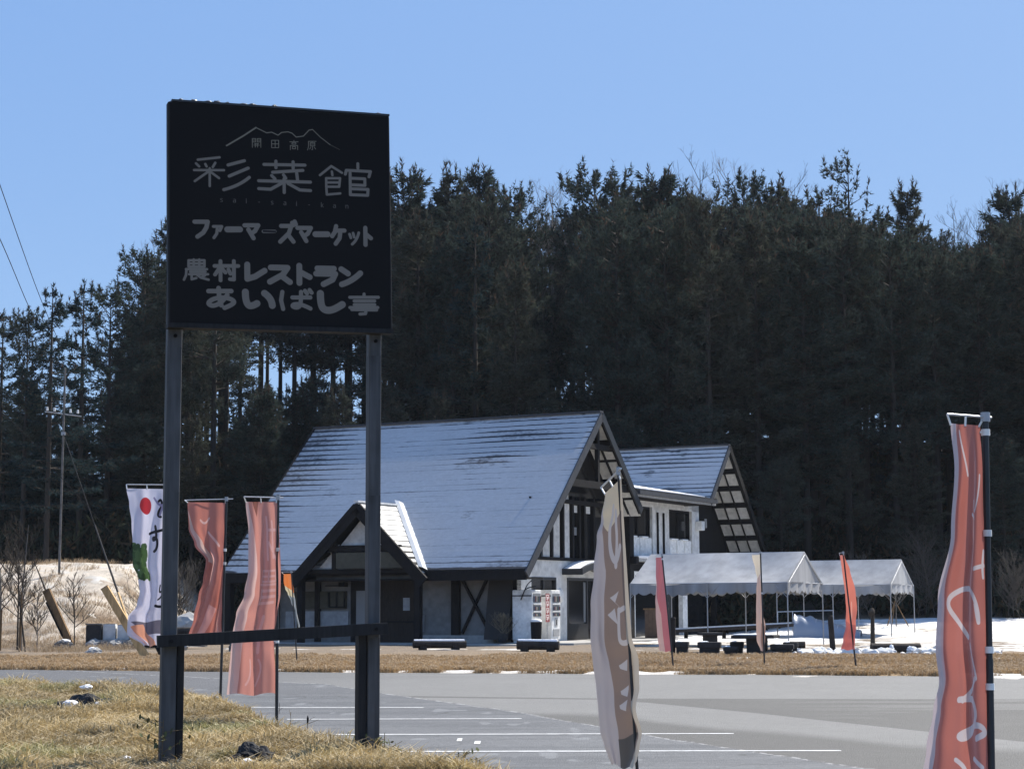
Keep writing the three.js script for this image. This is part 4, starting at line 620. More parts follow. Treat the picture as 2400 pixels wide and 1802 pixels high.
  part('rail', [beam(V(-0.9, 1.1, 0.015), V(0.885, 1.185, 0.015), 0.06, 0.088)], M.signTimber, S);
  for (const [a, b] of [[-0.8, 1.1], [0.79, 1.18], [-0.8, 3.42], [0.79, 3.45]]) part('bolt', [new THREE.CylinderGeometry(0.014, 0.014, 0.02, 10).rotateX(1.5708).translate(a, b, b < 2 ? 0.045 : -0.015)], M.black, S);
}

// ---------------------------------------------------------------- banner flags
function flagTex(w, h, draw) { const c = document.createElement('canvas'); c.width = w; c.height = h; const x = c.getContext('2d'); draw(x, w, h); const t = new THREE.CanvasTexture(c); t.colorSpace = THREE.SRGBColorSpace; return t; }
function flag({ label, group, foot, top, len, rows, zl = -0.3, zr = 0, fold = [0.05, 2, 0, 3], tex, arm, poleMat = M.darkMetal, clips = [0.02, 0.35, 0.68], loops = 2, pr = 0.014, lower, trans = 0.35, slope = 0 }) {
  const t = thing('banner_flag', label, 'banner', [foot[0], foot[1], foot[2]], 0, group), H = top[1] - foot[1], dx = top[0] - foot[0], dz = top[2] - foot[2];
  const pole = (y) => V(dx * y / H, y, dz * y / H);
  part('pole', [rod(pole(-0.15), pole(H * 0.45), pr * 1.15, pr * 1.15, 10), rod(pole(H * 0.45), pole(H + 0.03), pr, pr, 10)], poleMat, t);
  const P = (u, v) => {
    let k = 0; while (k < rows.length - 2 && v > rows[k + 1][0]) k++;
    const f = ss(rows[k][0], rows[k + 1][0], v), L = lerp(rows[k][1], rows[k + 1][1], f), Rr = lerp(rows[k][2], rows[k + 1][2], f);
    const y = H - 0.045 - v * len + slope * (1 - u) * (1 - v), base = pole(y), env = Math.min(1, 0.2 + 2.2 * v) * Math.sin(Math.PI * clamp(u, 0.02, 0.98)) ** 0.5, w = fold[1] * 6.283 * (u + 0.12 * Math.sin(v * 3.1 + fold[2])) + fold[2] + 0.45 * fold[3] * v;
    const z = lerp(zl, zr, u) + env * (fold[0] * Math.sin(w) + 0.3 * fold[0] * Math.sin(2.3 * w + 2.2 * v)) + 0.02 * (vnoise(u * 5 + fold[2], v * 9) - 0.5), x = lerp(L, Rr, u) + env * fold[0] * 0.2 * Math.cos(w);
    return V(base.x + x, y + 0.012 * Math.sin(9 * u) * v, base.z + z);
  };
  const nu = 28, nv = 70, pos = [], uv = [], idx = [];
  for (let j = 0; j <= nv; j++) for (let i = 0; i <= nu; i++) { const p = P(i / nu, j / nv); pos.push(p.x, p.y, p.z); uv.push(i / nu, 1 - j / nv); }
  for (let j = 0; j < nv; j++) for (let i = 0; i < nu; i++) { const a = j * (nu + 1) + i, b = a + nu + 1; idx.push(a, b, a + 1, a + 1, b, b + 1); }
  const g = new THREE.BufferGeometry(); g.setAttribute('position', new THREE.Float32BufferAttribute(pos, 3)); g.setAttribute('uv', new THREE.Float32BufferAttribute(uv, 2)); g.setIndex(idx); g.computeVertexNormals();
  part('cloth', g, new THREE.MeshPhysicalMaterial({ map: tex, roughness: 0.9, side: THREE.DoubleSide, transmission: trans, thickness: 0 }), t, true);
  const a0 = V(pole(H).x + arm[0], H + (arm[2] ?? 0), pole(H).z + arm[1]), a1 = V(pole(H).x - arm[0] * 0.16, H - (arm[2] ?? 0) * 0.16, pole(H).z - arm[1] * 0.16);
  part('arm', [rod(a0, a1, 0.006, 0.006, 8)], M.paleSteel, t); part('pole_cap', [new THREE.CylinderGeometry(pr * 1.5, pr * 1.5, 0.05, 10).translate(pole(H).x, H, pole(H).z)], M.steel, t);
  for (let k = 0; k < loops; k++) { const u = k / Math.max(1, loops - 1) * 0.97, p = P(u * 0.98 + 0.01, 0.005), q = V().lerpVectors(a0, pole(H), u); part('loop', [rod(p, q, 0.006, 0.006, 6)], M.white, t); }
  for (const v of clips) { const p = P(0.985, v), q = pole(p.y); part('clip', [new THREE.CylinderGeometry(pr * 1.4, pr * 1.4, 0.035, 10).translate(q.x, q.y, q.z), rod(q, p, 0.008, 0.008, 6)], M.white, t); }
  return t;
}
const band = (x, w, h, pts, col) => { x.fillStyle = col; x.beginPath(); pts.forEach(([a, b], i) => i ? x.lineTo(a * w, b * h) : x.moveTo(a * w, b * h)); x.closePath(); x.fill(); };
const cellOf = (w, h, x0, x1, y0, y1) => (a, b) => [lerp(x0, x1, a / 100) * w, lerp(y0, y1, b / 100) * h];
const near = 'banner flags along the car park edge', distant = 'banner flags on the verge beyond the car park';
flag({
  label: 'tall orange red banner with looping white letters at the right edge of the car park', group: near, foot: [2.53, 0, -10], top: [2.57, 2.36, -10], len: 1.95, pr: 0.017,
  rows: [[0, -0.218, -0.03], [0.12, -0.2, -0.02], [0.3, -0.225, -0.018], [0.48, -0.3, -0.016], [0.62, -0.315, -0.016], [0.7, -0.3, -0.016], [0.78, -0.335, -0.014], [0.88, -0.375, 0.004], [1, -0.42, 0.03]], zl: 0.12, zr: 0, fold: [0.045, 1.6, 0.6, 2.2], arm: [-0.235, 0.12, 0.005], loops: 3, trans: 0.32, clips: [0.02, 0.3, 0.62, 0.72],
  tex: flagTex(320, 1152, (x, w, h) => {
    x.fillStyle = '#bb7468'; x.fillRect(0, 0, w, h); band(x, w, h, [[0, 0], [0.2, 0], [0.16, 0.3], [0.2, 0.6], [0.13, 1], [0, 1]], '#cdbcbc'); x.strokeStyle = '#d3c8c8';
    strokes(x, '~30,0 44,60 60,100', cellOf(w, h, 0.2, 0.6, 0.02, 0.14), 12); strokes(x, '~90,0 86,40 60,100 50,60|60,100 40,90', cellOf(w, h, 0.35, 0.98, 0.14, 0.26), 11); strokes(x, '~98,0 90,50 96,90|60,60 98,50', cellOf(w, h, 0.5, 0.98, 0.35, 0.43), 14);
    strokes(x, '~60,100 20,60 10,30 40,4 80,10 96,50 98,90 90,40', cellOf(w, h, 0.16, 0.9, 0.44, 0.58), 17); strokes(x, '~40,0 70,60 80,100', cellOf(w, h, 0.5, 0.9, 0.6, 0.7), 12);
    strokes(x, '~20,30 50,10 70,0|~10,30 40,24 70,40 76,70 30,96 10,90 50,76 90,80 96,96 70,100', cellOf(w, h, 0.38, 0.96, 0.7, 0.86), 20); strokes(x, '~10,10 50,40 20,80|60,10 90,50', cellOf(w, h, 0.4, 0.9, 0.9, 0.98), 15);
  }),
});
flag({
  label: 'brown and beige banner hanging narrow in the middle of the view before the white wall', group: near, foot: [0.78, 0, -11.6], top: [0.665, 2.19, -11.6], len: 1.79, pr: 0.009,
  rows: [[0, -0.075, 0.014], [0.1, -0.11, 0.014], [0.16, -0.145, 0.014], [0.3, -0.18, 0.014], [0.42, -0.212, 0.014], [0.55, -0.226, 0.016], [0.63, -0.22, 0.05], [0.72, -0.208, 0.044], [0.8, -0.204, 0.012], [0.88, -0.2, 0.04], [0.93, -0.18, 0.02], [0.97, -0.16, 0.0], [1, -0.14, -0.03]], zl: -0.3, zr: 0.035, fold: [0.035, 1.0, 2.2, 1.0], arm: [-0.085, -0.5, -0.07], loops: 3, slope: -0.075, trans: 0.2, poleMat: M.darkMetal, clips: [],
  tex: flagTex(320, 1152, (x, w, h) => {
    x.fillStyle = '#857268'; x.fillRect(0, 0, w, h); band(x, w, h, [[0, 0], [1, 0], [1, 0.1], [0.4, 0.16], [0, 0.1]], '#c9b99f'); band(x, w, h, [[0, 0.05], [0.2, 0.14], [0.38, 0.3], [0.36, 0.6], [0.46, 0.8], [0.44, 1], [0, 1]], '#a8a0a2'); band(x, w, h, [[0.92, 0], [1, 0], [1, 1], [0.82, 1], [0.92, 0.9], [0.8, 0.7], [0.84, 0.62], [0.9, 0.4]], '#c2b5a4');
    x.strokeStyle = '#b4adae'; strokes(x, '~40,0 16,40 36,80 70,94 90,70|~60,10 80,50 60,96', cellOf(w, h, 0.34, 0.86, 0.08, 0.3), 30); band(x, w, h, [[0.5, 0.4], [0.72, 0.385], [0.62, 0.42], [0.8, 0.455]], '#b4adae'); band(x, w, h, [[0.44, 0.46], [0.6, 0.44], [0.66, 0.5]], '#b4adae');
    strokes(x, '~30,0 20,60 30,96 90,92|30,4 90,0', cellOf(w, h, 0.62, 0.88, 0.45, 0.58), 22); for (const v of [0.64, 0.73, 0.78]) band(x, w, h, [[0.56, v], [0.74, v - 0.015], [0.72, v + 0.025], [0.58, v + 0.012]], '#b4adae'); band(x, w, h, [[0.44, 0.9], [0.9, 0.88], [0.8, 1], [0.44, 1]], '#4f4a47');
  }),
});
flag({
  label: 'salmon red banner hanging behind the signboard rail near its right post', group: near, foot: [-2.27, 0.2, -18], top: [-2.28, 2.41, -18], len: 1.84,
  rows: [[0, -0.297, -0.005], [0.17, -0.266, 0.015], [0.36, -0.264, 0.034], [0.48, -0.3, 0.03], [0.59, -0.379, 0.0], [0.69, -0.41, -0.03], [0.8, -0.43, -0.025], [0.9, -0.446, -0.02], [1, -0.46, -0.02]], zl: 0.12, zr: 0, fold: [0.05, 1.8, 1.1, 2.5], arm: [-0.31, 0.15, 0], loops: 3, trans: 0.4, clips: [0.25, 0.73],
  tex: flagTex(256, 768, (x, w, h) => {
    x.fillStyle = '#cf9084'; x.fillRect(0, 0, w, h); band(x, w, h, [[0, 0], [0.08, 0], [0.24, 0.3], [0.26, 0.5], [0.22, 1], [0, 1]], '#e4c0b8'); band(x, w, h, [[0.2, 0], [0.4, 0], [0.3, 0.08]], '#8a5a50'); x.strokeStyle = '#dbaaa4';
    strokes(x, '20,0 20,100|60,10 60,96|20,30 90,30|30,60 80,100', cellOf(w, h, 0.55, 0.9, 0.08, 0.3), 12); strokes(x, '10,0 90,0 90,70 10,70 10,0|10,36 90,36|50,0 50,70|0,90 100,90', cellOf(w, h, 0.42, 0.86, 0.36, 0.44), 9); strokes(x, '14,0 14,100|14,4 90,4|14,50 90,50|14,96 90,96', cellOf(w, h, 0.42, 0.86, 0.46, 0.53), 12); strokes(x, '50,0 40,100|20,50 80,46', cellOf(w, h, 0.5, 0.85, 0.6, 0.78), 16); strokes(x, '~20,0 30,60 10,100|~60,0 80,40 50,100', cellOf(w, h, 0.3, 0.9, 0.82, 0.95), 9);
  }),
});
flag({
  label: 'crumpled red banner twisted on its pole behind the signboard, left of the salmon banner', group: near, foot: [-3.44, 0.16, -22], top: [-3.4, 2.63, -22], len: 1.6,
  rows: [[0, -0.425, 0.008], [0.19, -0.4, 0], [0.31, -0.325, -0.005], [0.43, -0.185, -0.012], [0.58, -0.217, -0.015], [0.68, -0.264, -0.015], [0.84, -0.314, -0.006], [1, -0.375, 0.018]], zl: 0.2, zr: 0, fold: [0.07, 1.5, 3.4, 7], arm: [-0.47, 0.15, -0.02], loops: 2, trans: 0.4, clips: [0.35, 0.45],
  tex: flagTex(256, 768, (x, w, h) => { x.fillStyle = '#c07a6c'; x.fillRect(0, 0, w, h); band(x, w, h, [[0, 0.05], [0.12, 0.2], [0.34, 0.38], [0.5, 0.46], [0.1, 0.44]], '#cdb0a6'); x.strokeStyle = '#dab0a8'; strokes(x, '~0,40 40,100 90,20', cellOf(w, h, 0.3, 0.6, 0.1, 0.18), 12); strokes(x, '~0,0 60,60 100,100', cellOf(w, h, 0.55, 0.8, 0.22, 0.32), 14); band(x, w, h, [[0.5, 0.74], [0.72, 0.78], [0.36, 1], [0.24, 1]], '#dba29a'); band(x, w, h, [[0.76, 0.78], [0.86, 0.96], [1, 1], [0.9, 1]], '#e3bdb2'); }),
});
flag({
  label: 'white banner with red tomato and green leaf print beside the left signboard post', group: near, foot: [-3.73, 0.2, -20], top: [-3.72, 2.67, -20], len: 1.68,
  rows: [[0, -0.43, -0.004], [0.1, -0.394, -0.006], [0.22, -0.364, -0.01], [0.36, -0.345, -0.012], [0.48, -0.34, -0.014], [0.57, -0.278, -0.018], [0.66, -0.258, -0.02], [0.74, -0.284, -0.024], [0.82, -0.376, -0.026], [0.92, -0.382, -0.03], [1, -0.2, -0.09]], zl: 0.12, zr: 0, fold: [0.055, 1.7, 0.2, 3.5], arm: [-0.44, 0.08, 0], loops: 3, trans: 0.35, clips: [0.03],
  tex: flagTex(256, 768, (x, w, h) => {
    x.fillStyle = '#dcdaea'; x.fillRect(0, 0, w, h); x.fillStyle = '#b5323a'; x.beginPath(); x.ellipse(0.42 * w, 0.11 * h, 0.15 * w, 0.055 * h, 0, 0, 6.3); x.fill(); x.fillStyle = '#46603a'; const R = rng(3); for (let k = 0; k < 130; k++) { x.fillStyle = ['#46603a', '#3a5230', '#5a7548'][k % 3]; x.beginPath(); x.arc((0.02 + 0.36 * R()) * w, (0.36 + 0.21 * R()) * h, 9 + 9 * R(), 0, 6.3); x.fill(); }
    x.strokeStyle = '#14141c'; strokes(x, '0,30 100,14|~50,0 60,40 40,60 34,44 60,46 60,90 44,100', cellOf(w, h, 0.5, 0.9, 0.24, 0.4), 13); strokes(x, '~40,0 20,60 80,30 60,90 20,100|80,60 100,80', cellOf(w, h, 0.72, 0.95, 0.62, 0.71), 9); strokes(x, '~0,0 40,60 100,40', cellOf(w, h, 0.7, 0.95, 0.745, 0.77), 13); strokes(x, '~30,20 60,0 80,40 30,70 20,100 60,100', cellOf(w, h, 0.72, 0.9, 0.06, 0.18), 12); x.strokeStyle = '#8d88a8'; strokes(x, '~0,0 60,30 100,20 60,60', cellOf(w, h, 0.66, 0.9, 0.06, 0.24), 12);
    band(x, w, h, [[0.1, 0.85], [1, 0.84], [1, 0.93], [0.4, 0.92]], '#6f6a78'); band(x, w, h, [[0.1, 0.88], [0.4, 0.86], [0.9, 1], [0.4, 1]], '#e2a183');
  }),
});
flag({
  label: 'small orange and pale blue banner curling beside the entrance gable, behind the salmon banner', group: distant, foot: [-5.2, 0.02, -45], top: [-5.36, 2.2, -45], len: 1.28, pr: 0.014,
  rows: [[0, -0.22, 0], [0.15, -0.23, 0.01], [0.28, -0.2, 0.025], [0.36, -0.15, 0.035], [0.52, -0.08, 0.06], [0.7, 0.0, 0.07], [1, 0.05, 0.12]], zl: -0.25, zr: 0, fold: [0.05, 1, 0.4, 2], arm: [-0.25, -0.1, 0], loops: 2, clips: [],
  tex: flagTex(64, 192, (x, w, h) => { x.fillStyle = '#e08040'; x.fillRect(0, 0, w, h); band(x, w, h, [[0, 0.3], [0.4, 0.34], [1, 0.36], [1, 1], [0, 1]], '#9aa3a8'); band(x, w, h, [[0, 0.22], [0.7, 0.3], [1, 0.45], [0, 0.4]], '#d3c9a8'); }),
});
flag({
  label: 'dusky pink banner leaning on the verge, leftmost of the three far banners', group: distant, foot: [3.41, 0.03, -39.8], top: [3.2, 2.43, -39.8], len: 2.0, pr: 0.016,
  rows: [[0, -0.11, 0], [0.25, -0.15, 0.016], [0.5, -0.215, 0], [0.65, -0.235, 0.015], [0.85, -0.245, 0.005], [1, -0.23, 0]], zl: -0.4, zr: 0, fold: [0.035, 1, 0.4, 1], arm: [-0.1, -0.35, 0], clips: [0.02], trans: 0.3,
  tex: flagTex(64, 192, (x, w, h) => { x.fillStyle = '#a8636a'; x.fillRect(0, 0, w, h); band(x, w, h, [[0, 0.2], [0.1, 0.4], [0.45, 0.6], [0.5, 1], [0, 1]], '#b89a96'); }),
});
flag({
  label: 'thin beige banner twisted into a rope before the tents, middle of the three far banners', group: distant, foot: [5.47, 0.03, -40.7], top: [5.43, 2.5, -40.7], len: 2.1, pr: 0.016,
  rows: [[0, -0.15, 0], [0.16, -0.085, -0.01], [0.24, -0.05, -0.025], [0.36, -0.078, 0.01], [0.6, -0.1, 0.005], [0.74, -0.112, 0.057], [0.88, -0.11, 0.033], [1, -0.03, -0.016]], zl: -0.3, zr: 0, fold: [0.03, 1.5, 2, 5], arm: [-0.16, -0.3, -0.02], clips: [0.4], trans: 0.3,
  tex: flagTex(64, 192, (x, w, h) => { x.fillStyle = '#c0a79c'; x.fillRect(0, 0, w, h); band(x, w, h, [[0, 0], [1, 0], [1, 0.2], [0, 0.25]], '#dcd2bd'); band(x, w, h, [[0.5, 0.7], [1, 0.75], [0.9, 1], [0.4, 1]], '#9a7f74'); }),
});
flag({
  label: 'bright orange leaf shaped banner bowed by wind, rightmost of the three far banners', group: distant, foot: [7.06, 0.03, -38.5], top: [6.85, 2.43, -38.5], len: 1.95, pr: 0.016,
  rows: [[0, -0.02, 0.005], [0.16, -0.012, 0.09], [0.38, 0, 0.155], [0.54, -0.01, 0.152], [0.74, -0.06, 0.087], [0.9, -0.15, 0.03], [1, -0.216, 0]], zl: -0.3, zr: 0.05, fold: [0.03, 1, 0.4, 2], arm: [-0.03, -0.3, 0], clips: [], trans: 0.4,
  tex: flagTex(64, 192, (x, w, h) => { x.fillStyle = '#dd7f6b'; x.fillRect(0, 0, w, h); x.strokeStyle = '#f0b09c'; strokes(x, '~50,0 30,30 70,50 40,100', cellOf(w, h, 0.4, 0.7, 0.5, 0.8), 4); band(x, w, h, [[0, 0.7], [1, 0.75], [1, 1], [0, 1]], '#b9645c'); }),
});

// ---------------------------------------------------------------- tents, tables, benches
{
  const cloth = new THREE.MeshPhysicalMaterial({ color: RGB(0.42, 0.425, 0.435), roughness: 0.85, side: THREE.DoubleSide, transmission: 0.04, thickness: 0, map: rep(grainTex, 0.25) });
  const sheet = (nu, nv, f) => { const P = [], U = [], I = []; for (let j = 0; j <= nv; j++) for (let i = 0; i <= nu; i++) { const p = f(i / nu, j / nv); P.push(p.x, p.y, p.z); U.push(p.x, p.z); } for (let j = 0; j < nv; j++) for (let i = 0; i < nu; i++) { const a = j * (nu + 1) + i, b = a + nu + 1; I.push(a, a + 1, b, a + 1, b + 1, b); } const g = new THREE.BufferGeometry(); g.setAttribute('position', new THREE.Float32BufferAttribute(P, 3)); g.setAttribute('uv', new THREE.Float32BufferAttribute(U, 2)); g.setIndex(I); g.computeVertexNormals(); return g; };
  function tent(label, pos, L, W, eave, apex, seed) {
    const t = thing('event_tent', label, 'tent', pos, -28 * Math.PI / 180, 'white tents beside the market building');
    const sagF = (u, v) => -0.09 * Math.sin(Math.PI * v) * (0.35 + 0.65 * Math.abs(Math.sin(Math.PI * u * 2))) - 0.03 * Math.sin(u * 9 + seed) * v * (1 - v) * 4 - 0.07 * v * v * Math.abs(Math.sin(Math.PI * u * 2)) * (0.6 + 0.4 * Math.sin(u * 5 + seed));
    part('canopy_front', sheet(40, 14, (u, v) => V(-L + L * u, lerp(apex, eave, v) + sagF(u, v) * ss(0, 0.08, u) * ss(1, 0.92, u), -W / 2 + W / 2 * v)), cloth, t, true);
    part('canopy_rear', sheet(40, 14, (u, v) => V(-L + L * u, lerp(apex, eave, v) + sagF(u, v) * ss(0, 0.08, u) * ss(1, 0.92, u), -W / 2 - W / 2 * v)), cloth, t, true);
    const val = (n, f) => sheet(n * 8, 3, (u, v) => { const s = Math.abs(Math.sin(Math.PI * u * n)), q = f(u); return V(q.x + 0.02 * Math.sin(u * n * 3 + v * 2), q.y - v * (0.28 + 0.08 * s + 0.03 * Math.sin(u * 23 + seed)), q.z + 0.05 * v * Math.sin(u * n * 2.1)); });
    const dip = (u) => sagF(u, 1) * ss(0, 0.08, u) * ss(1, 0.92, u);
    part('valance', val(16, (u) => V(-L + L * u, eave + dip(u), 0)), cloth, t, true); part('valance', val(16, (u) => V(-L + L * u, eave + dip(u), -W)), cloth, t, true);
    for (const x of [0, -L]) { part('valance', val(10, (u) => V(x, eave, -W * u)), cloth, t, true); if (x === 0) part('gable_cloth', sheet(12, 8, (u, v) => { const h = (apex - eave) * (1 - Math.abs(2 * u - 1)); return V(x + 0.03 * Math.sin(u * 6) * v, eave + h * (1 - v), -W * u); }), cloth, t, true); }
    for (const x of [0, -L / 2, -L]) for (const z of [0, -W]) part('pole', [rod(V(x, -0.3, z), V(x, eave, z), 0.021, 0.021, 8)], M.steel, t);
    for (const x of [0, -L / 2, -L]) { part('truss', [rod(V(x, eave - 0.02, 0), V(x, eave - 0.02, -W), 0.016), rod(V(x, eave - 0.06, -0.05), V(x, apex - 0.12, -W / 2), 0.016), rod(V(x, eave - 0.06, -W + 0.05), V(x, apex - 0.12, -W / 2), 0.016), rod(V(x, eave - 0.45, 0), V(x, eave - 0.02, -0.45), 0.012), rod(V(x, eave - 0.45, -W), V(x, eave - 0.02, -W + 0.45), 0.012)], M.steel, t); for (const z of [0, -W]) for (const s of [-1, 1]) if (x + s * 0.5 <= 0.01 && x + s * 0.5 >= -L) part('brace', [rod(V(x, eave - 0.5, z), V(x + s * 0.45, eave - 0.05, z), 0.012)], M.steel, t); }
    for (const [y, z] of [[eave - 0.02, -0.01], [eave - 0.02, -W + 0.01], [apex - 0.02, -W / 2]]) part('ridge_tube', [rod(V(-L, y, z), V(0, y, z), 0.018)], M.steel, t);
    return t;
  }
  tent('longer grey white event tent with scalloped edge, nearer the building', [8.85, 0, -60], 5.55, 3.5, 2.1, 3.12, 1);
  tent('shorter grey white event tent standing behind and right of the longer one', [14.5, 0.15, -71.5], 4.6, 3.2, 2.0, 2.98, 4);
  const dark = worn(0.045, 0.045, 0.046, 0.9, 1, 0.01);
  { const t = thing('picnic_table', 'dark stone picnic table on a thick pedestal before the tent', 'table', [6.5, 0.02, -50.2], -0.3); part('table_top', [new RoundedBoxGeometry(1.15, 0.085, 1.05, 2, 0.02).translate(0.02, 0.5, 0)], dark, t); part('pedestal', [new RoundedBoxGeometry(0.5, 0.5, 0.5, 2, 0.03).translate(0.06, 0.22, 0)], dark, t); part('snow_layer', [new RoundedBoxGeometry(0.9, 0.03, 0.9, 2, 0.014).translate(-0.06, 0.556, 0)], M.snow, t); }
  const seat = (label, x, d, w, h, dep, turn = -0.2) => { const t = thing('stone_bench', label, 'bench', [x, 0.02, -d], turn, 'stone seats round the picnic tables'); part('seat', [new RoundedBoxGeometry(w, h * 0.45, dep, 2, 0.025).translate(0, h * 0.77, 0)], dark, t); part('base', [box(-w * 0.42, w * 0.42, -0.05, h * 0.56, -dep * 0.4, dep * 0.4)], M.darkStone, t); part('snow_patch', [rock(w * 0.35, 0.04, dep * 0.6, x * 3, 2).translate(-w * 0.2, h + 0.005, 0)], M.snow, t); };
  seat('long low stone bench left of the pedestal table', 5.3, 50.4, 0.62, 0.36, 0.4); seat('low flat stone seat between the long bench and the pedestal table', 5.82, 49.9, 0.4, 0.24, 0.35); seat('square stone seat touching the left of the pedestal table', 6.08, 50.7, 0.36, 0.36, 0.36); seat('wide stone bench right of the pedestal table', 7.2, 50.0, 0.62, 0.3, 0.36); seat('small stone seat beside the dark wooden post', 4.62, 51.0, 0.36, 0.36, 0.36); seat('short stone block set behind the right hand bench', 7.55, 50.8, 0.4, 0.34, 0.34);
  { const t = thing('picnic_table', 'smaller dark table farther back among the stone seats', 'table', [5.72, 0.02, -54.2], 0.2); part('table_top', [new RoundedBoxGeometry(0.6, 0.08, 0.6, 2, 0.02).translate(0, 0.52, 0)], dark, t); part('pedestal', [box(-0.17, 0.17, -0.05, 0.48, -0.17, 0.17)], dark, t); }
  const postThing = (label, x, d, h, w, lean = 0) => { const t = thing('wooden_post', label, 'post', [x, -0.05, -d]); part('shaft', [rod(V(0, 0, 0), V(lean, h, 0), w / 2, w / 2 * 0.92, 12)], M.darkWood, t); part('post_cap', [new THREE.CylinderGeometry(w / 2 * 0.7, w / 2 * 0.95, 0.03, 12).translate(lean, h + 0.015, 0)], M.darkWood, t); };
  postThing('dark wooden post beside the pink far banner', 4.36, 51.1, 1.06, 0.15, 0.03); postThing('dark leaning bollard standing in the snow between the tents', 9.3, 54.3, 1.08, 0.17, -0.06);
  const logBench = (label, x0, x1, d0, d1, h, r, snow) => { const t = thing('log_bench', label, 'bench', [(x0 + x1) / 2, 0, -(d0 + d1) / 2], Math.atan2(d1 - d0, x1 - x0)), L = Math.hypot(x1 - x0, d1 - d0); part('log', [rod(V(-L / 2, h, 0), V(L / 2, h - 0.02, 0), r, r * 0.95, 14)], M.darkWood, t); for (const s of [-0.32, 0.3]) part('support', [box(L * s - 0.11, L * s + 0.11, -0.05, h - r * 0.4, -0.13, 0.13)], M.darkWood, t); if (snow) part('snow_strip', [rod(V(-L / 2 + 0.03, h + r * 0.75, 0), V(L / 2 - 0.05, h + r * 0.72, 0), r * 0.5, r * 0.45, 10)], M.snow, t); };
  logBench('log bench with a line of snow in front of the long dark wall', -3.05, -1.45, 57, 57.4, 0.22, 0.12, true); logBench('dark smooth log bench in front of the drinks machines', 0.12, 1.36, 55.3, 55.1, 0.22, 0.14, true);
  { const t = thing('fallen_log', 'thick dark log lying at the edge of the snow by the right tent', 'log', [10.5, 0, -51.3], 0.06); part('log', [rod(V(-0.68, 0.15, 0), V(0.68, 0.15, 0), 0.16, 0.15, 12)], M.darkWood, t); part('snow_lump', [rock(0.3, 0.2, 0.3, 4).translate(0.4, 0.15, 0.12), rock(0.14, 0.28, 0.2, 6).translate(-0.15, 0.14, 0.16)], M.snow, t); }
  { const t = thing('log_stump', 'short pale ended log behind the right hand stone bench', 'log', [8.75, 0.02, -57.6], -0.2); part('log', [rod(V(-0.25, 0.12, 0), V(0.25, 0.12, 0), 0.11, 0.11, 12)], M.bark, t); part('cut_face', [new THREE.CylinderGeometry(0.1, 0.1, 0.01, 14).rotateZ(1.5708).translate(0.256, 0.12, 0)], M.oldWood, t); }
  { const t = thing('vinyl_cover', 'low pale blue plastic sheet stretched over hoops in the shaded snow', 'cover', [12.1, ground(12, 72), -72], -0.25), sheetMat = new THREE.MeshPhysicalMaterial({ color: RGB(0.3, 0.35, 0.43), roughness: 0.35, side: THREE.DoubleSide, transmission: 0.3, thickness: 0 });
    const hgt = (u) => lerp(0.95, 0.3, u) - 0.05 * Math.sin(u * 18) * (1 - u); part('sheet', sheet(30, 12, (u, v) => { const a = Math.PI * v; return V(-1.2 + 2.5 * u, Math.sin(a) * hgt(u) * (1 + 0.04 * Math.sin(u * 40 + v * 9)), Math.cos(a) * 0.8); }), sheetMat, t, true); for (const u of [0, 0.33, 0.66, 1]) part('hoop', new THREE.TubeGeometry(new THREE.CatmullRomCurve3([0, 0.25, 0.5, 0.75, 1].map((v) => V(-1.2 + 2.5 * u, Math.sin(Math.PI * v) * (hgt(u) - 0.02), Math.cos(Math.PI * v) * 0.78))), 16, 0.015, 5), M.paleSteel, t); }
  { const t = thing('staked_sapling', 'bare sapling held by three stakes on the snow at right', 'tree', [16.0, ground(16, 78), -78]); const b = bareTree(2.2, 41, 0.4, 0.014, 16, 0.35); part('trunk', b.trunk, greyBark, t, true); part('crown', b.crown, greyBark, t, true); for (let k = 0; k < 3; k++) part('stake', [rod(V(Math.cos(k * 2.1) * 0.6, -0.1, Math.sin(k * 2.1) * 0.6), V(0, 1.1, 0), 0.025, 0.02, 6)], M.oldWood, t); }
  { const t = thing('wooden_post', 'rough bark covered stake in the snow between both tents', 'post', [11.55, ground(11.5, 60) - 0.05, -60]); part('shaft', [rod(V(0, 0, 0), V(0.02, 1.15, 0), 0.08, 0.06, 9), rock(0.22, 0.3, 0.2, 8, 2).translate(0.01, 1.1, 0)], M.bark, t); }
  [[18.6, 84, 3.4, 'pale twiggy bush at the dark wood edge, right of the shorter tent'], [20.6, 86, 2.8, 'second twiggy bush farther right at the wood edge'], [22.3, 83, 2.6, 'low twiggy bush behind the orange red banner'], [15.5, 83, 2.6, 'twiggy bush showing under the shorter tent'], [24.5, 88, 3.6, 'twiggy bush at the right edge of the view']].forEach(([x, d, h, label], i) => { const t = thing('bare_bush', label, 'bush', [x, ground(x, d), -d], i); for (let k = 0; k < 3; k++) { const b = bareTree(h * (0.8 + 0.12 * k), 50 + i * 3 + k, 0.6, 0.008, 26, 0.12); part('stems', [b.trunk.rotateZ((k - 1) * 0.2).translate((k - 1) * 0.4, 0, 0), b.crown.rotateZ((k - 1) * 0.2).translate((k - 1) * 0.4, 0, 0)], paleBark, t, true); } });
}

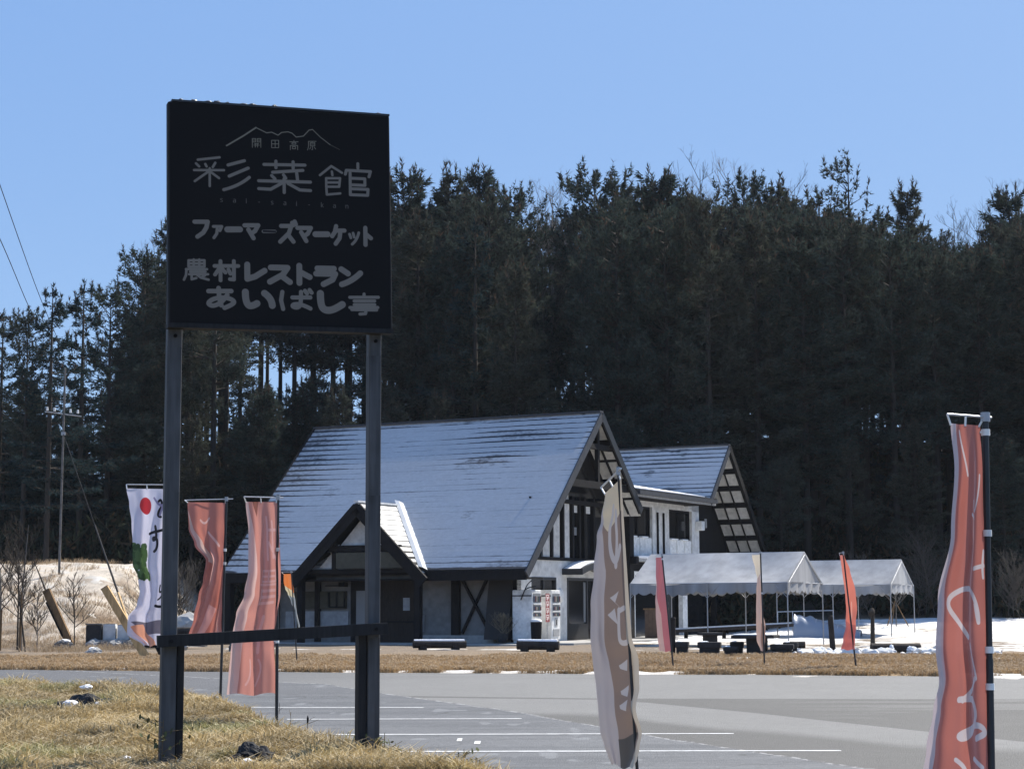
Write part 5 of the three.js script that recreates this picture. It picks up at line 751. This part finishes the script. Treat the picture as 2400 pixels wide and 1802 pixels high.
// ---------------------------------------------------------------- left bank, poles and wires
{
  [[-15.75, 57.2, 3.7, 'bare sapling cut by the left edge of the view'], [-15.35, 57.8, 3.3, 'second bare sapling from the left edge'], [-15.05, 57.2, 3.9, 'bare sapling with a forked top, third from the left edge'], [-14.75, 56.6, 3.0, 'leaning bare sapling, fourth from the left edge'], [-14.35, 56.3, 1.7, 'thin low bare sapling beside the old leaning post'], [-14.0, 59.5, 2.3, 'spindly bare shrub before the earth bank']].forEach(([x, d, h, label], i) => { const t = thing('bare_sapling', label, 'tree', [x, ground(x, d) - 0.05, -d], i * 1.3), b = bareTree(h, 80 + i, 0.42, 0.012, 16, 0.3); const tilt = i === 3 ? -0.13 : 0.03; part('trunk', b.trunk.rotateZ(tilt), i % 2 ? barkMat : greyBark, t, true); part('branches', b.crown.rotateZ(tilt), barkMat, t, true); });
  for (const [x, d, h] of [[-15.6, 56.8, 1.0], [-14.95, 56.6, 1.5]]) { const t = thing('marker_stake', x < -15 ? 'grey tree stake at the foot of the leftmost saplings' : 'pale tree stake beside the forked sapling', 'stake', [x, -0.1, -d]); part('shaft', [rod(V(0, 0, 0), V(0.01, h + 0.4, 0), 0.04, 0.035, 8)], M.oldWood, t); part('tip', [rod(V(0.01, h + 0.4, 0), V(0.01, h + 0.45, 0), 0.035, 0.01, 8)], M.oldWood, t); }
  { const t = thing('leaning_post', 'old split wooden post leaning before the earth bank', 'post', [-14.35, 0.2, -60.5]); part('shaft', [beam(V(0, 0, 0), V(-0.82, 1.75, 0), 0.24, 0.2, V(0, 0, 1))], M.oldWood, t); part('split', [beam(V(-0.22, 0.25, 0.12), V(-0.78, 1.35, 0.12), 0.05, 0.05, V(0, 0, 1))], M.black, t); part('twig', [rod(V(-0.82, 1.7, 0), V(-1.25, 2.7, 0), 0.03, 0.015, 6)], M.bark, t); }
  { const t = thing('wooden_plank', 'pale squared timber leaning beside the white banner', 'plank', [-9.7, -0.15, -50]); part('timber', [beam(V(0, 0, 0), V(-1.27, 2.05, 0), 0.2, 0.14, V(0, 0, 1))], M.paleWood, t); part('end_grain', [beam(V(-1.266, 2.044, 0), V(-1.275, 2.058, 0), 0.203, 0.143, V(0, 0, 1))], M.oldWood, t); part('prop', [beam(V(0.33, 0.1, -0.2), V(-0.1, 1.0, -0.2), 0.14, 0.05, V(0, 0, 1))], M.black, t); }
  [[-13.45, 0.42], [-12.98, 0.4], [-12.52, 0.38]].forEach(([x, w], i) => { const t = thing('concrete_block', ['leftmost of the three pale concrete blocks by the leaning timber', 'middle one of the three pale concrete blocks', 'rightmost pale concrete block, half hidden by the leaning timber'][i], 'block', [x, 0.3, -62.3], 0.05); part('body', [new RoundedBoxGeometry(w, 0.5 - 0.03 * i, 0.4, 2, 0.02).translate(0, 0.25 - 0.015 * i, 0)], M.plaster, t); part('cap', [box(-w / 2 + 0.02, w / 2 - 0.02, 0.5 - 0.03 * i, 0.53 - 0.03 * i, -0.18, 0.18)], M.concrete, t); });
  { const t = thing('stone_footing', 'low rough stone footing under the pale blocks', 'wall', [-12.7, 0, -62]); for (let k = 0; k < 7; k++) part('stone', [rock(0.5, 0.36, 0.55, 60 + k).translate(-1.2 + k * 0.4, 0.14, 0.1)], k % 2 ? M.stone : M.concrete, t); part('capstone', [box(-1.3, 1.5, 0.22, 0.3, -0.35, 0.2)], M.concrete, t); }
  { const t = thing('dark_box', 'dark square box left of the pale concrete blocks', 'box', [-13.95, 0.05, -62.2], 0.1); part('body', [new RoundedBoxGeometry(0.5, 0.75, 0.5, 2, 0.02).translate(0, 0.37, 0)], M.darkStone, t); part('lid', [box(-0.27, 0.27, 0.75, 0.79, -0.27, 0.27)], M.stone, t); }
  [[-14.3, 0.1, 59.5, 0.5, 0.22, 'snow capped stone before the dark box'], [-11.1, 0.05, 64, 1.1, 0.9, 'large pale rock behind the red twisted banner'], [-11.9, 0.05, 62, 0.7, 0.5, 'grey rock left of the veranda post'], [-10.6, 0.0, 58.5, 0.6, 0.36, 'snowy rock under the signboard rail'], [-8.5, 0, 57.5, 0.45, 0.3, 'mossy rock beside the veranda'], [-11.8, 0, 52.5, 0.4, 0.2, 'pale rock on the verge near the leaning timber']].forEach(([x, y, d, w, h, label], i) => { const t = thing('rock', label, 'rock', [x, y, -d]); part('stone', [rock(w * 1.3, h * 1.6, w, 30 + i).translate(0, h * 0.4, 0)], i % 2 ? M.concrete : M.stone, t); part('snow_cap', [rock(w * 0.7, 0.12, w * 0.6, 40 + i, 2).translate(0, h * 0.98, 0)], M.snow, t); });
  [[-11.2, 0.15, 61], [-10.9, 0.45, 61.2], [-10.0, 0.2, 60.3]].forEach(([x, y, d], i) => { const t = thing('stacked_log', ['dark log at the bottom of the pile behind the red banner', 'upper dark log of the pile behind the red banner', 'dark log lying beside the veranda post'][i], 'log', [x, y, -d], 0.1 - i * 0.15); part('log', [rod(V(-1.0, 0.1, 0), V(1.0, 0.12, 0), 0.17, 0.15, 12)], M.darkWood, t); part('cut_face', [new THREE.CylinderGeometry(0.14, 0.14, 0.012, 14).rotateZ(1.5708).translate(1.006, 0.12, 0)], M.oldWood, t); });
  { const t = thing('bare_bush', 'frosted tangle of twigs between signboard post and red banner', 'bush', [-12.3, 0.1, -66]); for (let k = 0; k < 4; k++) { const b = bareTree(2.0 + 0.2 * k, 100 + k, 0.7, 0.01, 26, 0.08); part('stems', [b.trunk.translate((k - 1.5) * 0.3, 0, 0), b.crown.translate((k - 1.5) * 0.3, 0, 0)], paleBark, t, true); } }
  const P0 = V(-18.3, 3.0, -75);
  { const t = thing('utility_pole', 'slim grey utility pole in front of the dark wood at left', 'pole', [P0.x, P0.y, P0.z]); part('shaft', [rod(V(0, -0.5, 0), V(0.04, 8.1, 0), 0.05, 0.04, 10)], M.stone, t); part('crossarm', [rod(V(-0.7, 6.3, 0), V(0.75, 6.1, 0), 0.022)], M.steel, t); for (const x of [-0.65, -0.35, 0.3, 0.6]) part('insulator', [new THREE.CylinderGeometry(0.035, 0.05, 0.15, 10).translate(x, 6.36 - 0.1 * x, 0)], M.white, t); part('guy_clamp', [new THREE.CylinderGeometry(0.09, 0.09, 0.12, 10).translate(0.03, 5.4, 0)], M.steel, t); }
  const wire = (label, pts, r, n = 40) => { const g = new THREE.TubeGeometry(new THREE.CatmullRomCurve3(pts), n, r, 6), m = part('power_line', g, M.black, scene, true); tag(m, label, 'wire'); return m; };
  wire('upper power line running down from the top left towards the firs', [V(-13.5, 15.6, -42), V(-16.9, 15.2, -60), V(-20.67, 14.9, -80), V(-24, 15.0, -98)], 0.014); wire('lower power line running down from the left edge towards the firs', [V(-13.5, 13.2, -42), V(-16.85, 13.4, -60), V(-20.85, 13.9, -80), V(-24, 14.4, -98)], 0.014);
  wire('cable sagging from the left edge down across the dark wood', [V(-20.5, 9.8, -68), V(-18.6, 8.0, -70), V(-17.4, 6.2, -72), V(-15.9, 3.8, -76)], 0.012); wire('cable dropping from the crossarm of the slim utility pole', [V(-17.7, 9.2, -75), V(-16.6, 7.4, -78), V(-15.6, 4.4, -82)], 0.01);
  { const t = thing('guy_wire', 'guy wire with a pale lower guard running down from the utility pole', 'wire', [-11.6, 0.2, -57.5]); const top = V(P0.x + 0.03 + 11.6, P0.y + 5.4 - 0.2, P0.z + 57.5); part('cable', [rod(V(0, 0, 0), top, 0.014, 0.014, 6)], M.black, t); part('guard', [rod(V(0, 0, 0), V().copy(top).multiplyScalar(0.2), 0.04, 0.04, 8)], M.paleWood, t); part('sleeve', [rod(V().copy(top).multiplyScalar(0.2), V().copy(top).multiplyScalar(0.5), 0.035, 0.03, 8)], M.black, t); }
}

// ---------------------------------------------------------------- small things on the grass bank
{
  const at = (x, d) => [x, ground(x, d), -d];
  { const t = thing('charred_wood', 'heap of black split stone and wood in the grass between the sign posts', 'debris', at(-2.02, 14.25)); for (let k = 0; k < 6; k++) part('chunk', [rock(0.17 + 0.03 * k, 0.08, 0.12, 70 + k).rotateZ(0.25 - 0.1 * k).rotateY(k).translate(-0.1 + 0.045 * k, 0.03 + 0.018 * (k % 3), 0.05 - 0.03 * k)], M.black, t); part('chunk', [rock(0.17, 0.17, 0.16, 79).translate(0.0, 0.09, -0.06)], M.darkStone, t); part('snow_bit', [rock(0.1, 0.06, 0.08, 78).translate(0.02, 0.03, 0.13)], M.snow, t); }
  { const t = thing('dark_rock', 'dark rock with crumbs of snow on the grass at left', 'rock', at(-4.62, 20.2)); part('stone', [rock(0.34, 0.22, 0.25, 81).translate(0, 0.04, 0), rock(0.22, 0.14, 0.2, 82).translate(0.27, 0.04, 0.05), rock(0.2, 0.1, 0.2, 83).translate(-0.22, 0.03, 0.1)], M.darkStone, t); part('snow_bit', [rock(0.17, 0.08, 0.14, 84).translate(-0.12, 0.05, 0.17), rock(0.12, 0.06, 0.1, 85).translate(0.22, 0.05, 0.22), rock(0.14, 0.05, 0.1, 86).translate(0.02, 0.22, 0)], M.snow, t); }
  [[-2.95, 14.35, 0.08, 'small snow lump at the foot of the left sign post'], [-2.35, 14.2, 0.06, 'snow crumb just left of the black heap'], [-4.9, 24.6, 0.16, 'snow lump at the back edge of the grass bank']].forEach(([x, d, w, label], i) => { const t = thing('snow_lump', label, 'snow', at(x, d)); part('lump', [rock(w * 1.4, w, w, 88 + i).translate(0, w * 0.3, 0)], M.snow, t); part('crumb', [rock(w * 0.5, w * 0.4, w * 0.4, 98 + i).translate(w, w * 0.1, 0.02)], M.snow, t); });
  const weedMat = mat(0.13, 0.1, 0.06, 0.9), leafMat = mat(0.09, 0.1, 0.045, 0.9, { side: THREE.DoubleSide });
  [[-2.08, 18.9, 0.3, 0, 'single dry stalk with a dark seed head right of the salmon banner'], [-1.72, 17.9, 0.22, 1, 'short reddish dry stalk beside the right sign post'], [-0.42, 15.6, 0.24, 2, 'branching dry weed at the lower edge of the grass'], [-0.68, 15.7, 0.16, 2, 'low branching weed left of the taller one at the grass edge'], [-2.62, 14.0, 0.36, 2, 'pale leafy weed at the foot of the left sign post'], [-1.0, 14.45, 0.26, 2, 'grassy weed at the foot of the right sign post'], [-3.0, 24.0, 0.2, 1, 'thin dry stalk behind the salmon banner'], [-2.5, 21.0, 0.25, 1, 'wispy stalk at the edge of the car park']].forEach(([x, d, h, kind, label], i) => {
    const t = thing('dry_weed', label, 'weed', at(x, d)), R = rng(300 + i), st = [rod(V(0, -0.05, 0), V(0.01, h, 0), 0.004, 0.0025, 5)], lv = [];
    if (kind === 0) { const s = [rod(V(0.008, h * 0.8, 0), V(0.01, h, 0), 0.006, 0.012, 7), rod(V(0.01, h, 0), V(0.01, h + 0.03, 0), 0.012, 0.003, 7)]; part('seed_head', s, M.black, t); }
    for (let k = 0; k < (kind === 2 ? 12 : 4); k++) { const y = h * (0.25 + 0.7 * R()), a = R() * 6.28, l = (kind === 2 ? 0.5 : 0.35) * h * (0.4 + R()), q = V(Math.cos(a) * l, y + l * 0.6 * R(), Math.sin(a) * l); st.push(rod(V(0.006, y, 0), q, 0.0028, 0.0016, 4)); if (kind === 2) for (let m = 0; m < 3; m++) { const p = V().lerpVectors(V(0, y, 0), q, 0.3 + 0.35 * m); lv.push(new THREE.CircleGeometry(0.014 + 0.01 * R(), 6).scale(0.6, 1.3, 1).rotateX(R() * 3).rotateY(R() * 6).translate(p.x, p.y, p.z)); } }
    part('stalk', st, weedMat, t); if (lv.length) part('leaves', lv, leafMat, t);
  });
}

renderer.render(scene, camera);
